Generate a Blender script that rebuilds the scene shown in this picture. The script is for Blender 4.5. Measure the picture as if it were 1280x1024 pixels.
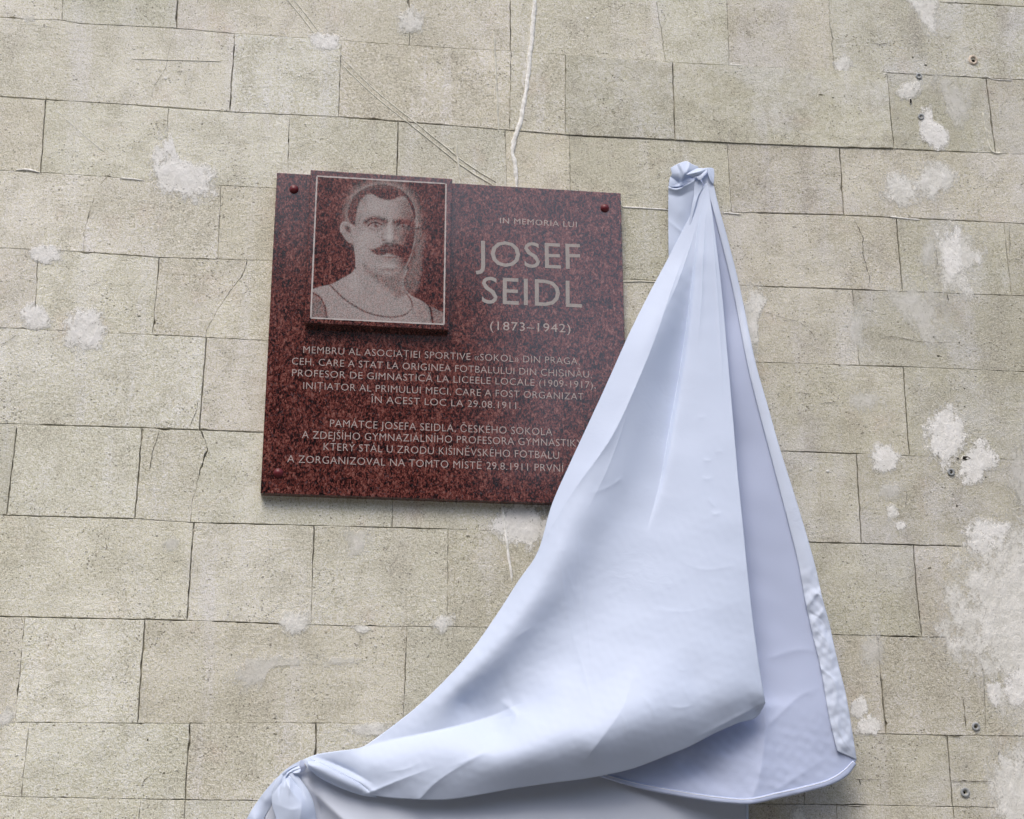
import bpy, bmesh, math, random
import numpy as np
from mathutils import Vector, Matrix
from mathutils.geometry import tessellate_polygon
from mathutils import noise as mnoise

SC = bpy.context.scene
for o in list(bpy.data.objects):
    bpy.data.objects.remove(o)
COL = SC.collection
random.seed(7)
rng = np.random.default_rng(7)

# ------------------------------------------------------------------ camera, sky, sun, exposure
FPX = 1900.0                       # focal length in pixels of the 1280 px wide photograph
RM = np.array([[0.9930805, -0.00164954, -0.11742403],
               [0.03670334, 0.95417051, 0.2970042],
               [0.11155263, -0.29925894, 0.94762867]])   # rows: camera right, down, forward in (x, down, into the wall)
DIST = 3.16                        # metres from lens to wall
CAMH = 1.55

cam_d = bpy.data.cameras.new('camera')
cam = bpy.data.objects.new('camera', cam_d)
COL.objects.link(cam)
def w2b(v):
    return Vector((v[0], v[2], -v[1]))
rx, dn, fw = w2b(RM[0]), w2b(RM[1]), w2b(RM[2])
m = Matrix((rx, -dn, -fw)).transposed().to_4x4()
m.translation = (0, -DIST, CAMH)
cam.matrix_world = m
cam_d.sensor_width = 36.0
cam_d.lens = FPX / 1280.0 * 36.0
cam_d.clip_end = 500
cam_d.clip_start = 0.05
SC.camera = cam

SUN_EL, SUN_AZ = math.radians(58), math.radians(-22)    # azimuth measured from the wall's outward normal, negative = left
w = bpy.data.worlds.new('World'); SC.world = w; w.use_nodes = True
nt = w.node_tree
bg = nt.nodes['Background']
sky = nt.nodes.new('ShaderNodeTexSky'); sky.sky_type = 'NISHITA'; sky.sun_disc = False
sky.sun_elevation = SUN_EL
sky.air_density = 1.0; sky.dust_density = 4.0; sky.ozone_density = 1.0; sky.altitude = 100
sd = Vector((math.sin(SUN_AZ) * math.cos(SUN_EL), -math.cos(SUN_AZ) * math.cos(SUN_EL), math.sin(SUN_EL)))
sky.sun_rotation = math.atan2(sd.x, sd.y)
nt.links.new(sky.outputs[0], bg.inputs[0]); bg.inputs[1].default_value = 0.135
sl = bpy.data.lights.new('sun', 'SUN'); sl.energy = 1.05; sl.angle = math.radians(28); sl.color = (1, 0.94, 0.85)
so = bpy.data.objects.new('sun', sl); COL.objects.link(so)
so.rotation_euler = (-sd).to_track_quat('-Z', 'Y').to_euler()
so.location = sd * 20
SC.view_settings.view_transform = 'Standard'
try: SC.view_settings.look = 'None'
except Exception: pass
SC.view_settings.gamma = 1; SC.view_settings.use_curve_mapping = False
SC.view_settings.exposure = 0.62

# ------------------------------------------------------------------ helpers
def P(px, py, off=0.0):
    """point `off` metres in front of the wall plane, on the sight line of a pixel; arrays welcome"""
    px = np.asarray(px, float); py = np.asarray(py, float); off = np.asarray(off, float)
    a = (px - 640) / FPX; b = (py - 512) / FPX
    d = [a * RM[0][k] + b * RM[1][k] + RM[2][k] for k in range(3)]
    t = (DIST - off) / d[2]
    return np.stack([d[0] * t, -off + 0 * t, CAMH - d[1] * t], -1)

def link(name, me, mat=None, parent=None, smooth=False):
    if mat is not None and not me.materials:
        for mm in (mat if isinstance(mat, (list, tuple)) else [mat]): me.materials.append(mm)
    if smooth: me.polygons.foreach_set('use_smooth', [True] * len(me.polygons))
    o = bpy.data.objects.new(name, me); COL.objects.link(o)
    if parent is not None: o.parent = parent
    return o
def mesh(name, v, f):
    me = bpy.data.meshes.new(name); me.from_pydata([tuple(map(float, p)) for p in v], [], f); me.update(); return me
def thing(name, label, cat, loc=(0, 0, 0), group=None):
    o = bpy.data.objects.new(name, None); COL.objects.link(o); o.empty_display_size = .05
    o['label'] = label; o['category'] = cat
    if group: o['group'] = group
    return o
def tag(o, label, cat, group=None):
    o['label'] = label; o['category'] = cat
    if group: o['group'] = group
    return o
def crom(pts, n):
    p = np.asarray(pts, float)
    if len(p) == 2:
        t = np.linspace(0, 1, n)[:, None]; return p[0] * (1 - t) + p[1] * t
    q = np.vstack([2 * p[0] - p[1], p, 2 * p[-1] - p[-2]])
    out = []
    for i in range(1, len(q) - 2):
        p0, p1, p2, p3 = q[i - 1:i + 3]
        t0 = 0.; t1 = t0 + max(np.linalg.norm(p1 - p0), 1e-9) ** .5; t2 = t1 + max(np.linalg.norm(p2 - p1), 1e-9) ** .5; t3 = t2 + max(np.linalg.norm(p3 - p2), 1e-9) ** .5
        t = np.linspace(t1, t2, 24)[:, None]
        A1 = (t1 - t) / (t1 - t0) * p0 + (t - t0) / (t1 - t0) * p1; A2 = (t2 - t) / (t2 - t1) * p1 + (t - t1) / (t2 - t1) * p2; A3 = (t3 - t) / (t3 - t2) * p2 + (t - t2) / (t3 - t2) * p3
        B1 = (t2 - t) / (t2 - t0) * A1 + (t - t0) / (t2 - t0) * A2; B2 = (t3 - t) / (t3 - t1) * A2 + (t - t1) / (t3 - t1) * A3
        out.append((t2 - t) / (t2 - t1) * B1 + (t - t1) / (t2 - t1) * B2)
    c = np.vstack(out)
    s = np.concatenate([[0], np.cumsum(np.linalg.norm(np.diff(c[:, :2], axis=0), axis=1))])
    u = np.linspace(0, s[-1], n)
    return np.stack([np.interp(u, s, c[:, k]) for k in range(c.shape[1])], -1)

# ------------------------------------------------------------------ materials
class NT:
    def __init__(s, name):
        s.m = bpy.data.materials.new(name); s.m.use_nodes = True; s.t = s.m.node_tree
        s.b = s.t.nodes['Principled BSDF']; s.geo = s.t.nodes.new('ShaderNodeNewGeometry')
    def n(s, kind, **kw):
        x = s.t.nodes.new('ShaderNode' + kind)
        for k, v in kw.items(): setattr(x, k, v)
        return x
    def put(s, node, key, val):
        if isinstance(val, bpy.types.NodeSocket): s.t.links.new(val, node.inputs[key])
        else: node.inputs[key].default_value = val
    def pos(s, scale=(1, 1, 1), loc=(0, 0, 0), rot=(0, 0, 0)):
        q = s.n('Mapping'); s.t.links.new(s.geo.outputs['Position'], q.inputs[0])
        q.inputs['Scale'].default_value = scale; q.inputs['Location'].default_value = loc; q.inputs['Rotation'].default_value = rot
        return q.outputs[0]
    def noise(s, scale, detail=3, rough=.5, vec=None, dist=0):
        q = s.n('TexNoise'); s.put(q, 'Vector', vec if vec is not None else s.geo.outputs['Position'])
        s.put(q, 'Scale', scale); s.put(q, 'Detail', detail); s.put(q, 'Roughness', rough); s.put(q, 'Distortion', dist)
        return q.outputs['Fac']
    def vor(s, scale, vec=None, out='Distance', rnd=1):
        q = s.n('TexVoronoi'); s.put(q, 'Vector', vec if vec is not None else s.geo.outputs['Position']); s.put(q, 'Scale', scale); s.put(q, 'Randomness', rnd)
        return q.outputs[out]
    def ramp(s, fac, stops):
        q = s.n('ValToRGB'); s.put(q, 0, fac); e = q.color_ramp.elements
        while len(e) < len(stops): e.new(.5)
        for el, (p, c) in zip(e, stops):
            el.position = p; el.color = (c, c, c, 1) if not hasattr(c, '__len__') else (*c, 1)
        return q.outputs[0]
    def mix(s, fac, a, b, mode='MIX'):
        q = s.n('Mix', data_type='RGBA', blend_type=mode)
        for i, v in ((0, fac), (6, a), (7, b)):
            if isinstance(v, bpy.types.NodeSocket): s.t.links.new(v, q.inputs[i])
            elif i == 0: q.inputs[0].default_value = v
            else: q.inputs[i].default_value = (v, v, v, 1) if not hasattr(v, '__len__') else (*v, 1)
        return q.outputs[2]
    def math(s, op, a, b=0, clamp=False):
        q = s.n('Math', operation=op, use_clamp=clamp); s.put(q, 0, a); s.put(q, 1, b); return q.outputs[0]
    def mr(s, v, a, b, c=0, d=1, smooth=True):
        q = s.n('MapRange'); q.interpolation_type = 'SMOOTHSTEP' if smooth else 'LINEAR'
        for i, x in enumerate((v, a, b, c, d)): s.put(q, i, x)
        return q.outputs[0]
    def bump(s, h, strength, dist, prev=None):
        q = s.n('Bump'); s.put(q, 'Height', h); q.inputs['Strength'].default_value = strength; q.inputs['Distance'].default_value = dist
        if prev is not None: s.t.links.new(prev, q.inputs['Normal'])
        return q.outputs[0]

def stone_mat():
    M = NT('limestone')
    tint = M.n('ObjectInfo').outputs['Color']
    big = M.noise(2.3, 4, .6); mid = M.noise(14, 5, .6); fine = M.noise(330, 3, .7); grain = M.noise(150, 4, .75)
    c = M.mix(M.mr(big, .40, .62), (.600, .588, .462), (.715, .705, .580))
    c = M.mix(M.math('MULTIPLY', M.mr(mid, .42, .72), .62), c, (.48, .465, .355))
    # lichen green and rusty blushes
    c = M.mix(M.math('MULTIPLY', M.mr(M.noise(5, 3, .6, M.pos(loc=(3, 1, 7))), .56, .78), .18), c, (.50, .53, .40))
    c = M.mix(M.math('MULTIPLY', M.mr(M.noise(8, 4, .6, M.pos(loc=(9, 4, 2))), .56, .8), .32), c, (.62, .49, .41))
    # vertical weather streaks
    st = M.noise(17, 4, .6, M.pos(scale=(1, 1, .13)))
    c = M.mix(M.math('MULTIPLY', M.mr(st, .5, .72), .5), c, (.74, .735, .68))
    st2 = M.noise(11, 5, .65, M.pos(scale=(1, 1, .22), loc=(5, 0, 3)))
    c = M.mix(M.math('MULTIPLY', M.mr(st2, .52, .78), .42), c, (.43, .405, .335))
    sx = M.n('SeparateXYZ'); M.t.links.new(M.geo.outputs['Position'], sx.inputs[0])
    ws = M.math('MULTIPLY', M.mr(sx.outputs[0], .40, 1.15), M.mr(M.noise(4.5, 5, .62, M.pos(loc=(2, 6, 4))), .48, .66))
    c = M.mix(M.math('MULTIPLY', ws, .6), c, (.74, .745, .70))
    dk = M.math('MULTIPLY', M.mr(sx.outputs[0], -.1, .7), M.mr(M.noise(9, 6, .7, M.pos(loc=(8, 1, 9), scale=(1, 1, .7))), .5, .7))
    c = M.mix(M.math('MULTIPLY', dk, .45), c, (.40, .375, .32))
    # grain
    c = M.mix(.7, c, M.ramp(grain, [(.30, .28), (.5, .5), (.70, .72)]), 'OVERLAY')
    c = M.mix(.75, c, M.ramp(fine, [(.32, .20), (.5, .5), (.68, .76)]), 'OVERLAY')
    c = M.mix(1, c, tint, 'MULTIPLY')
    # open pores, dark and small, denser in places
    v = M.vor(170); dens = M.mr(M.noise(9, 4, .6, M.pos(loc=(1, 8, 5))), .35, .7, .10, .34)
    pore = M.math('MULTIPLY', M.math('LESS_THAN', v, dens), M.mr(M.noise(90, 2, .5, M.pos(loc=(4, 4, 4))), .48, .58))
    c = M.mix(M.math('MULTIPLY', pore, .62), c, (.13, .115, .085))
    v2 = M.vor(60, M.pos(scale=(1, 1, 1.7), loc=(2, 2, 2))); pore2 = M.math('MULTIPLY', M.math('LESS_THAN', v2, .17), M.mr(M.noise(22, 3, .6), .55, .61))
    c = M.mix(M.math('MULTIPLY', pore2, .65), c, (.14, .125, .095))
    # shell flecks
    v3 = M.vor(110, M.pos(loc=(7, 3, 1))); fl = M.math('MULTIPLY', M.math('LESS_THAN', v3, .13), M.mr(M.noise(30, 2, .6, M.pos(loc=(1, 3, 4))), .56, .62))
    c = M.mix(M.math('MULTIPLY', fl, .55), c, (.72, .70, .63))
    M.put(M.b, 'Base Color', c); M.put(M.b, 'Roughness', .95); M.put(M.b, 'Specular IOR Level', .15)
    h = M.math('ADD', M.math('MULTIPLY', grain, .9), M.math('MULTIPLY', fine, .6))
    h = M.math('ADD', h, M.math('MULTIPLY', M.noise(38, 4, .6), 1.2))
    h = M.math('SUBTRACT', h, M.math('MULTIPLY', M.math('ADD', pore, pore2), .6))
    M.t.links.new(M.bump(h, .62, .0042), M.b.inputs['Normal'])
    return M.m

def plaster_mat(name, col, col2, hole=.4, soft=(.78, 1.02), amax=1.0):
    M = NT(name)
    a = M.noise(28, 5, .65); fine = M.noise(260, 3, .7); tr = M.noise(60, 4, .7, M.pos(scale=(1, 1, .5), rot=(0, .5, 0)))
    c = M.mix(M.mr(a, .4, .65), col, col2)
    c = M.mix(.45, c, M.ramp(tr, [(.3, .35), (.5, .5), (.7, .68)]), 'OVERLAY')
    c = M.mix(.35, c, M.ramp(fine, [(.3, .33), (.5, .5), (.7, .68)]), 'OVERLAY')
    v = M.vor(150); p = M.math('MULTIPLY', M.math('LESS_THAN', v, .2), M.mr(M.noise(40, 2), .5, .6))
    c = M.mix(M.math('MULTIPLY', p, hole), c, (.2, .185, .15))
    M.put(M.b, 'Base Color', c); M.put(M.b, 'Roughness', .92); M.put(M.b, 'Specular IOR Level', .2)
    h = M.math('ADD', M.math('MULTIPLY', tr, 1.5), M.math('MULTIPLY', fine, .4)); h = M.math('ADD', h, a)
    M.t.links.new(M.bump(h, .6, .004), M.b.inputs['Normal'])
    t = M.n('Attribute', attribute_name='edge').outputs['Fac']
    k = M.math('ADD', t, M.math('ADD', M.math('MULTIPLY', M.math('SUBTRACT', M.noise(26, 6, .75, M.pos(loc=(5, 1, 2), scale=(1, 1, .7), rot=(0, .4, 0))), .5), 2.3), M.math('MULTIPLY', M.math('SUBTRACT', fine, .5), .9)))
    M.put(M.b, 'Alpha', M.mr(k, soft[0], soft[1], amax, 0))
    return M.m

def granite_col(M):
    vec = M.pos(scale=(1, 1, .62), rot=(0, .35, 0))
    a = M.noise(290, 3, .78, vec, .5); b = M.noise(26, 4, .65, M.pos(scale=(1, 1, .55))); d = M.noise(120, 3, .7, M.pos(loc=(7, 2, 3), scale=(1, 1, .7)), .8)
    f = M.math('ADD', M.math('MULTIPLY', a, .62), M.math('MULTIPLY', d, .38)); f = M.math('ADD', f, M.math('MULTIPLY', M.math('SUBTRACT', b, .5), .12))
    c = M.ramp(f, [(.42, (.004, .002, .003)), (.465, (.034, .009, .009)), (.505, (.100, .022, .018)), (.56, (.175, .052, .042)), (.62, (.27, .130, .108))])
    c = M.mix(M.mr(M.noise(170, 2, .6, M.pos(loc=(1, 9, 4))), .60, .68, 0, .5), c, (.10, .075, .085))
    return c
def granite_mat():
    M = NT('polished_red_granite'); c = granite_col(M)
    M.put(M.b, 'Base Color', c); M.put(M.b, 'Roughness', .13); M.put(M.b, 'Specular IOR Level', 1.0)
    M.t.links.new(M.bump(M.noise(6, 2, .5), .12, .004), M.b.inputs['Normal'])
    return M.m
def engraved_mat(name, strength=1.0, attr=None, col=(.46, .42, .42)):
    """pecked matt grey over the granite; crystals show through"""
    M = NT(name); g = granite_col(M)
    sp = M.noise(420, 2, .7, M.pos(loc=(2, 5, 3)))
    if attr:
        at = M.n('Attribute', attribute_name=attr).outputs['Fac']
        f = M.math('ADD', at, M.math('MULTIPLY', M.math('SUBTRACT', sp, .5), 1.5))
        f = M.mr(f, .14, .88, 0, 1, False)
        f = M.math('MULTIPLY', f, M.mr(at, 0, .12))
        rough = M.mr(at, 0, .5, .16, .7)
    else:
        f = M.mr(sp, .28, .5, .55, strength); rough = .7
    c = M.mix(f, g, col)
    M.put(M.b, 'Base Color', c); M.put(M.b, 'Roughness', rough)
    return M.m
def simple(name, col, rough=.6, spec=.4, metal=0, nz=0, nscale=60, bump=0):
    M = NT(name)
    c = (*col, 1)
    if nz:
        k = M.noise(nscale, 4, .6); lo = tuple(x * (1 - nz) for x in col); hi = tuple(min(1, x * (1 + nz)) for x in col)
        c = M.mix(M.mr(k, .3, .7), lo, hi)
        if bump: M.t.links.new(M.bump(k, .5, bump), M.b.inputs['Normal'])
    M.put(M.b, 'Base Color', c); M.put(M.b, 'Roughness', rough); M.put(M.b, 'Specular IOR Level', spec); M.put(M.b, 'Metallic', metal)
    return M.m
def cloth_mat(name, col, crinkle=.5, shine=.55):
    M = NT(name)
    v = M.noise(5, 3, .55)
    c = M.mix(M.mr(v, .35, .65), tuple(x * .97 for x in col), col)
    c = M.mix(M.mr(M.noise(900, 1, .5), .2, .8, 0, .12), c, tuple(x * .8 for x in col))
    M.put(M.b, 'Base Color', c); M.put(M.b, 'Roughness', shine); M.put(M.b, 'Specular IOR Level', .35)
    M.put(M.b, 'Sheen Weight', .15); M.put(M.b, 'Sheen Roughness', .4)
    h1 = M.noise(9, 2, .45, None, .6)
    cr = M.noise(26, 3, .5, M.pos(scale=(1, 1, 1.5), rot=(0, .4, 0)), 1.0)
    cr = M.math('MULTIPLY', M.math('ABSOLUTE', M.math('SUBTRACT', cr, .5)), M.mr(M.noise(4, 2), .5, .66))
    b = M.bump(h1, .25 * crinkle, .03)
    b = M.bump(cr, .35 * crinkle, .012, b)
    b = M.bump(M.noise(1100, 1, .5), .10, .0006, b)
    M.t.links.new(b, M.b.inputs['Normal'])
    return M.m

STONE = stone_mat()
MORTAR = simple('old_mortar', (.36, .34, .28), .95, .1, 0, .6, 45, .003)
PL_WHITE = plaster_mat('white_plaster', (.84, .84, .81), (.93, .93, .91), .6, (.62, 1.08), .93)
PL_GREY = plaster_mat('grey_plaster', (.79, .79, .745), (.90, .90, .865), .5, (.45, 1.1), .88)
PL_TAN = plaster_mat('thin_lime_wash', (.80, .80, .755), (.88, .88, .85), .5, (.2, .95), .6)
GRAN = granite_mat()
INK = engraved_mat('pecked_lettering', .9, None, (.38, .36, .35))
INK_SM = engraved_mat('fine_pecked_lettering', 1.0, None, (.43, .37, .355))
PORT = engraved_mat('pecked_portrait', 1, 'ink', (.42, .39, .385))
CAP = simple('dark_red_cap', (.13, .016, .022), .38, .4)
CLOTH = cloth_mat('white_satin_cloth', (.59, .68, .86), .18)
CLOTH_IN = cloth_mat('shaded_inner_cloth', (.50, .575, .785), .12, .7)  # inner-layer copy of the cloth, recess shade put into its colour
CLOTH_REAR = cloth_mat('rear_cloth', (.60, .655, .77), .12, .7)  # same cloth, colour greyed and lifted against the overhang's shade
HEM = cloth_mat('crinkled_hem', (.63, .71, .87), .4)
THREAD = simple('white_thread', (.75, .78, .85), .6)
PLUG = simple('grey_plastic', (.33, .35, .36), .5, .4, 0, .15, 90)
HOLE = simple('hole_shade', (.02, .018, .015), .9, .1)  # near-black colour painted in for the shade inside holes
RUST = simple('rusty_filler', (.60, .52, .43), .9, .2, 0, .25, 80)
PAVE = simple('asphalt', (.16, .155, .145), .9, .2, 0, .25, 3, .01)

# ------------------------------------------------------------------ ground
me = mesh('ground', [(-60, -60, 0), (60, -60, 0), (60, .3, 0), (-60, .3, 0)], [(0, 1, 2, 3)])
g = link('ground', me, PAVE); g['kind'] = 'structure'

# unseen trees added opposite, their tops shaped to darken the granite's lower reflection
LEAF = simple('added_foliage', (.045, .065, .025), .8, .2, 0, .5, 2)
def added_wood():
    r_ = np.random.default_rng(3); n = 12000
    ang = r_.uniform(-1.15, 1.15, n); rad = r_.uniform(19, 25, n)
    top = 10.6 - 2.4 * np.tanh((ang - .06) * 12) + .7 * np.sin(ang * 23) + .9 * np.sin(ang * 61 + 2) + .5 * np.sin(ang * 130)
    z = top * r_.uniform(0, 1, n) ** .8; x = rad * np.sin(ang); y = -rad * np.cos(ang)
    q = r_.normal(size=(n, 2, 3)); q /= np.linalg.norm(q, axis=2, keepdims=True); sz = r_.uniform(.25, .6, n)[:, None]
    c = np.stack([x, y, z], -1); a = q[:, 0] * sz; b = q[:, 1] * sz
    v = np.stack([c - a - b * .5, c + a - b * .5, c + a * .4 + b, c - a * .4 + b], 1).reshape(-1, 3)
    me = bpy.data.meshes.new('added_wood'); me.from_pydata(v.tolist(), [], np.arange(4 * n).reshape(n, 4).tolist()); me.update()
    o = link('added_wood', me, LEAF); o['kind'] = 'stuff'; o['label'] = 'unseen trees added opposite to darken the granite reflection'; o['category'] = 'trees'
added_wood()

# ------------------------------------------------------------------ stone wall
ROWS = [
 [(0,-196),(640,-130),(1280,-95)],
 [(0,-76),(640,-30),(1183,3.4),(1280,8.4)],
 [(0,21.5),(27,23.6),(76,25),(101,29.7),(219,35.4),(293,42),(388,48),(443,52),(568,60.7),(639,64),(850,79),(907,82),(1025,88),(1108,91),(1234,98),(1280,100)],
 [(0,121),(59,124.7),(175,132),(288,140),(427,146.5),(560,157),(636,163),(720,170),(824,174.6),(897,178.5),(1049,184.7),(1116,186.4),(1248,192),(1280,193)],
 [(0,213),(50.5,215.7),(195.5,225),(276,232),(779,258.5),(834,261),(902,265),(1052,269),(1224,277),(1280,280)],
 [(0,310),(104.5,315),(199,322),(339,326),(951,358),(1086,362.6),(1231,368.6),(1280,370)],
 [(0,410),(25,410.8),(138,416.5),(190,418.5),(333.7,426),(954.5,453),(1008,455),(1128,458.6),(1280,465)],
 [(0,529.4),(177,534.8),(325,540.5),(978,564),(1071,567.5),(1136,569.9),(1280,575)],
 [(0,644),(162,648.4),(242,653.5),(387,656.8),(556,661.5),(676,665.5),(1008,677.7),(1204,683),(1272,686.7)],
 [(0,770.7),(232,775.7),(352,780),(428,782.5),(598,784),(1096,794.8),(1212,798),(1280,800)],
 [(0,903),(174,904.4),(420,904),(1067,916.7),(1155,919),(1280,920.4)],
 [(0,995),(37,996.8),(302,1000.8),(1041,1005.7),(1212,1009),(1280,1010)],
 [(0,1132),(640,1132),(1280,1130)],
 [(0,1270),(640,1266),(1280,1258)],
]
JO = [  # joints per course: polylines from top to bottom
 [[(-60,-190),(-62,-80)],[(150,-180),(150,-66)],[(360,-160),(360,-52)],[(590,-135),(590,-34)],[(770,-125),(771,-22)],[(980,-113),(983,-9)],[(1150,-102),(1156,1)],[(1320,-93),(1328,10)]],
 [[(-118,-80),(-120,15)],[(81,-69),(77.5,25)],[(224,-60),(220.8,36.4)],[(512,-40),(511.7,56)],[(638,-30),(638,64)],[(812,-20),(822,10),(828,50),(832,76)],[(906,-14),(908.3,0),(911.7,81)],[(1030,-6),(1036.4,0),(1038,30),(1042,89)],[(1330,10),(1340,102)]],
 [[(-55,18),(-60,118)],[(293.5,42),(287.5,140)],[(426.5,51),(423,147)],[(638.8,64),(637,163)],[(706.5,70),(706.5,169)],[(840.4,78),(843.7,176)],[(1108.6,91),(1112,130),(1117,186)],[(1232.6,98),(1238,140),(1244.5,192)],[(1390,104),(1400,197)]],
 [[(-110,114),(-117,207)],[(57.4,124.7),(50.5,215.7)],[(210.7,134),(206,226)],[(362,142),(359,237)],[(497.6,152),(496,244)],[(631.8,163),(633.5,252)],[(712,169),(713,256)],[(909,179),(914,265)],[(1049.4,184.7),(1055,269)],[(1292,194),(1302,281)]],
 [[(-30,211),(-38,308)],[(134.8,221),(119.6,239),(113,262),(106,285),(104.5,315)],[(276.3,232),(272,324)],[(430,240),(428,330)],[(590,249),(589,338)],[(720,256),(721,346)],[(900,265),(904,356)],[(1120.3,272),(1128,364)],[(1254.6,278),(1264.4,369.5)],[(1400,284),(1412,376)]],
 [[(-110,303),(-118,404)],[(47.4,312),(46.5,345),(42.4,411.6)],[(199.2,322),(190.5,418.5)],[(310,325),(303,345),(279.7,377),(268,398),(259.5,412),(258,422)],[(480,333),(478,432)],[(650,342),(650,440)],[(840,352),(842,448)],[(1065.6,362),(1068,392),(1074.2,457)],[(1310,371),(1320,467)]],
 [[(-80,406),(-90,526)],[(257.8,422.5),(249.2,537.8)],[(420,430),(416,545)],[(570,436),(569,550)],[(760,444),(761,556)],[(930,452),(934,562)],[(1129,458.6),(1136.7,569.9)],[(1330,467),(1342,578)]],
 [[(-130,524),(-142,639)],[(21.5,530),(8.2,644)],[(177.5,534.8),(168.4,648.6)],[(250,537.8),(257,550),(259,562),(248,596),(239.3,630),(238.6,653)],[(490.7,546),(490,659.5)],[(660,552),(660,665)],[(860,559),(864,672)],[(1070.6,567.5),(1076.8,680)],[(1300,576),(1309,688)]],
 [[(-30,643),(-42,769)],[(242.8,653.5),(240,680),(233.5,775.7)],[(392.4,657),(389,781)],[(560,661.6),(559,784)],[(760,669),(762,788)],[(940,675),(945,791)],[(1141.7,681),(1146,740),(1152.4,796)],[(1273,687),(1282,800)],[(1420,690),(1432,803)]],
 [[(-120,767),(-134,901)],[(31.3,771.4),(19,903)],[(181.5,774.5),(171.8,904)],[(340,780),(334,904),],[(508.6,783),(504,905)],[(700,786),(702,909)],[(900,790),(905,913)],[(1096.6,795),(1107.5,918)],[(1222,798),(1230,850),(1233,920)],[(1380,802),(1392,922)]],
 [[(-110,902),(-122,994)],[(37,903.3),(30,960),(27,996.6)],[(237.2,904.3),(231.6,999)],[(395.2,904),(393,1001)],[(620,908),(620,1003)],[(800,911),(803,1004)],[(1000,915),(1006,1005.5)],[(1183.8,919),(1191,1008)],[(1330,921),(1340,1011)]],
 [[(-50,994),(-64,1131)],[(176,999),(171,1050),(166,1131)],[(231.6,999.7),(224,1131)],[(430,1001),(427,1132)],[(640,1003),(640,1132)],[(840,1004),(845,1132)],[(1045,1006),(1054,1131)],[(1191.5,1008),(1201,1130)],[(1360,1012),(1374,1130)]],
 [[(-130,1132),(-146,1272)],[(90,1132),(80,1270)],[(300,1132),(294,1269)],[(520,1132),(518,1267)],[(740,1132),(743,1265)],[(950,1131),(958,1262)],[(1130,1131),(1142,1260)],[(1330,1130),(1346,1257)]],
]
SKIP_JOINT = {(9, 3)}      # joint index to leave out (none shows there)
def row_xz(r):
    a = P(*np.array(ROWS[r], float).T)
    x, z = a[:, 0], a[:, 2]
    x = np.concatenate([[x[0] - 3], x, [x[-1] + 3]])
    sl0 = 0; z = np.concatenate([[z[0] - 3 * sl0], z, [z[-1]]])
    return x, z
ROWXZ = [row_xz(r) for r in range(len(ROWS))]
def rowz(r, x): return np.interp(x, *ROWXZ[r])
HOLES = [  # px, py, half width, half height (mm), depth mm
 (1207,573,8,4.5,18),(1216.5,77,5,6,22),(1148.3,95.5,3.5,3.5,20),(1151,146.5,3.5,3.5,20),(1188.5,590.5,3.5,3.5,20),(1219.5,908.5,3.5,3.5,20),(1206,990.5,3.5,3.5,20),
 (1138,127,2.4,6,10),(757,98.5,1.6,1.6,8),(765.5,95.5,1.5,1.8,8),(184.7,925,1.8,2.6,9),(1249,942,3.2,4,12),
 (1167,397,2.8,3,9),(1158,404,4.2,3,7),(1168.5,421.5,5.5,2.6,8),(1199,428.5,2.4,2.0,7),(1173,445,3.8,3,7),(1132,486,2,2.5,9),(1206,486,2.2,2,7),(1206,508.5,1.8,1.8,6),
 (1196.5,633,2.4,4,9),(1275,608.5,4,2,7),(1026,119.6,6,2.2,5),(1041,123,3.4,2,5),(1055,121,2.4,1.6,5),(1157,82,4,2.6,6),(1141,72,3,3,6),(980,155.6,1.6,1.6,6),(912,133,1.4,1.4,6),(907,91.8,1.8,1.6,6),(919,91,2,1.6,6),
 (173.6,395.6,4,2.4,5),(460,668,1.8,1.8,8),(458,822,2,2,8),(570,629,2,1.7,6),(133,61.7,1.3,1.3,6),(241,162,1.6,1.6,6),(307,186,3.4,1.1,4),(414.6,106.5,1.4,1.5,5),(71,273.7,1.1,1.1,5),(289.5,819,1.8,1.8,8),(1218,556,1.6,1.5,6),
 (1025,397,1.2,1.2,6),(1037,387,1.4,1.4,6),(985.6,421,2.4,1.2,4),(386+594,155,1,1,4),(754,67,1.5,1.5,5),(758,67,2,1.4,5),(40,880,1,1,5),(352,942,1.6,1.6,5),(344,918,5,2,4),(205,967,2,2.4,5),(201,966,1.5,1.5,5),(1162,711,4.4,3.6,3.5),(1180,736,2.4,2,4),(1230,770,1.6,1.6,6),(1229,715,1.6,1.6,5),(1155,742,1.4,1.4,5),(585,671,5,3,2.5),(1117,540,1.4,1.4,5),(1216,591,1.5,1.5,5),(1232,597,2.3,2.3,6)]
for _ in range(120):
    HOLES.append((rng.uniform(5, 1275), rng.uniform(5, 1020), *(rng.uniform(.8, 1.7, 2)), 4))
HW = P(*np.array([h[:2] for h in HOLES]).T)

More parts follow.
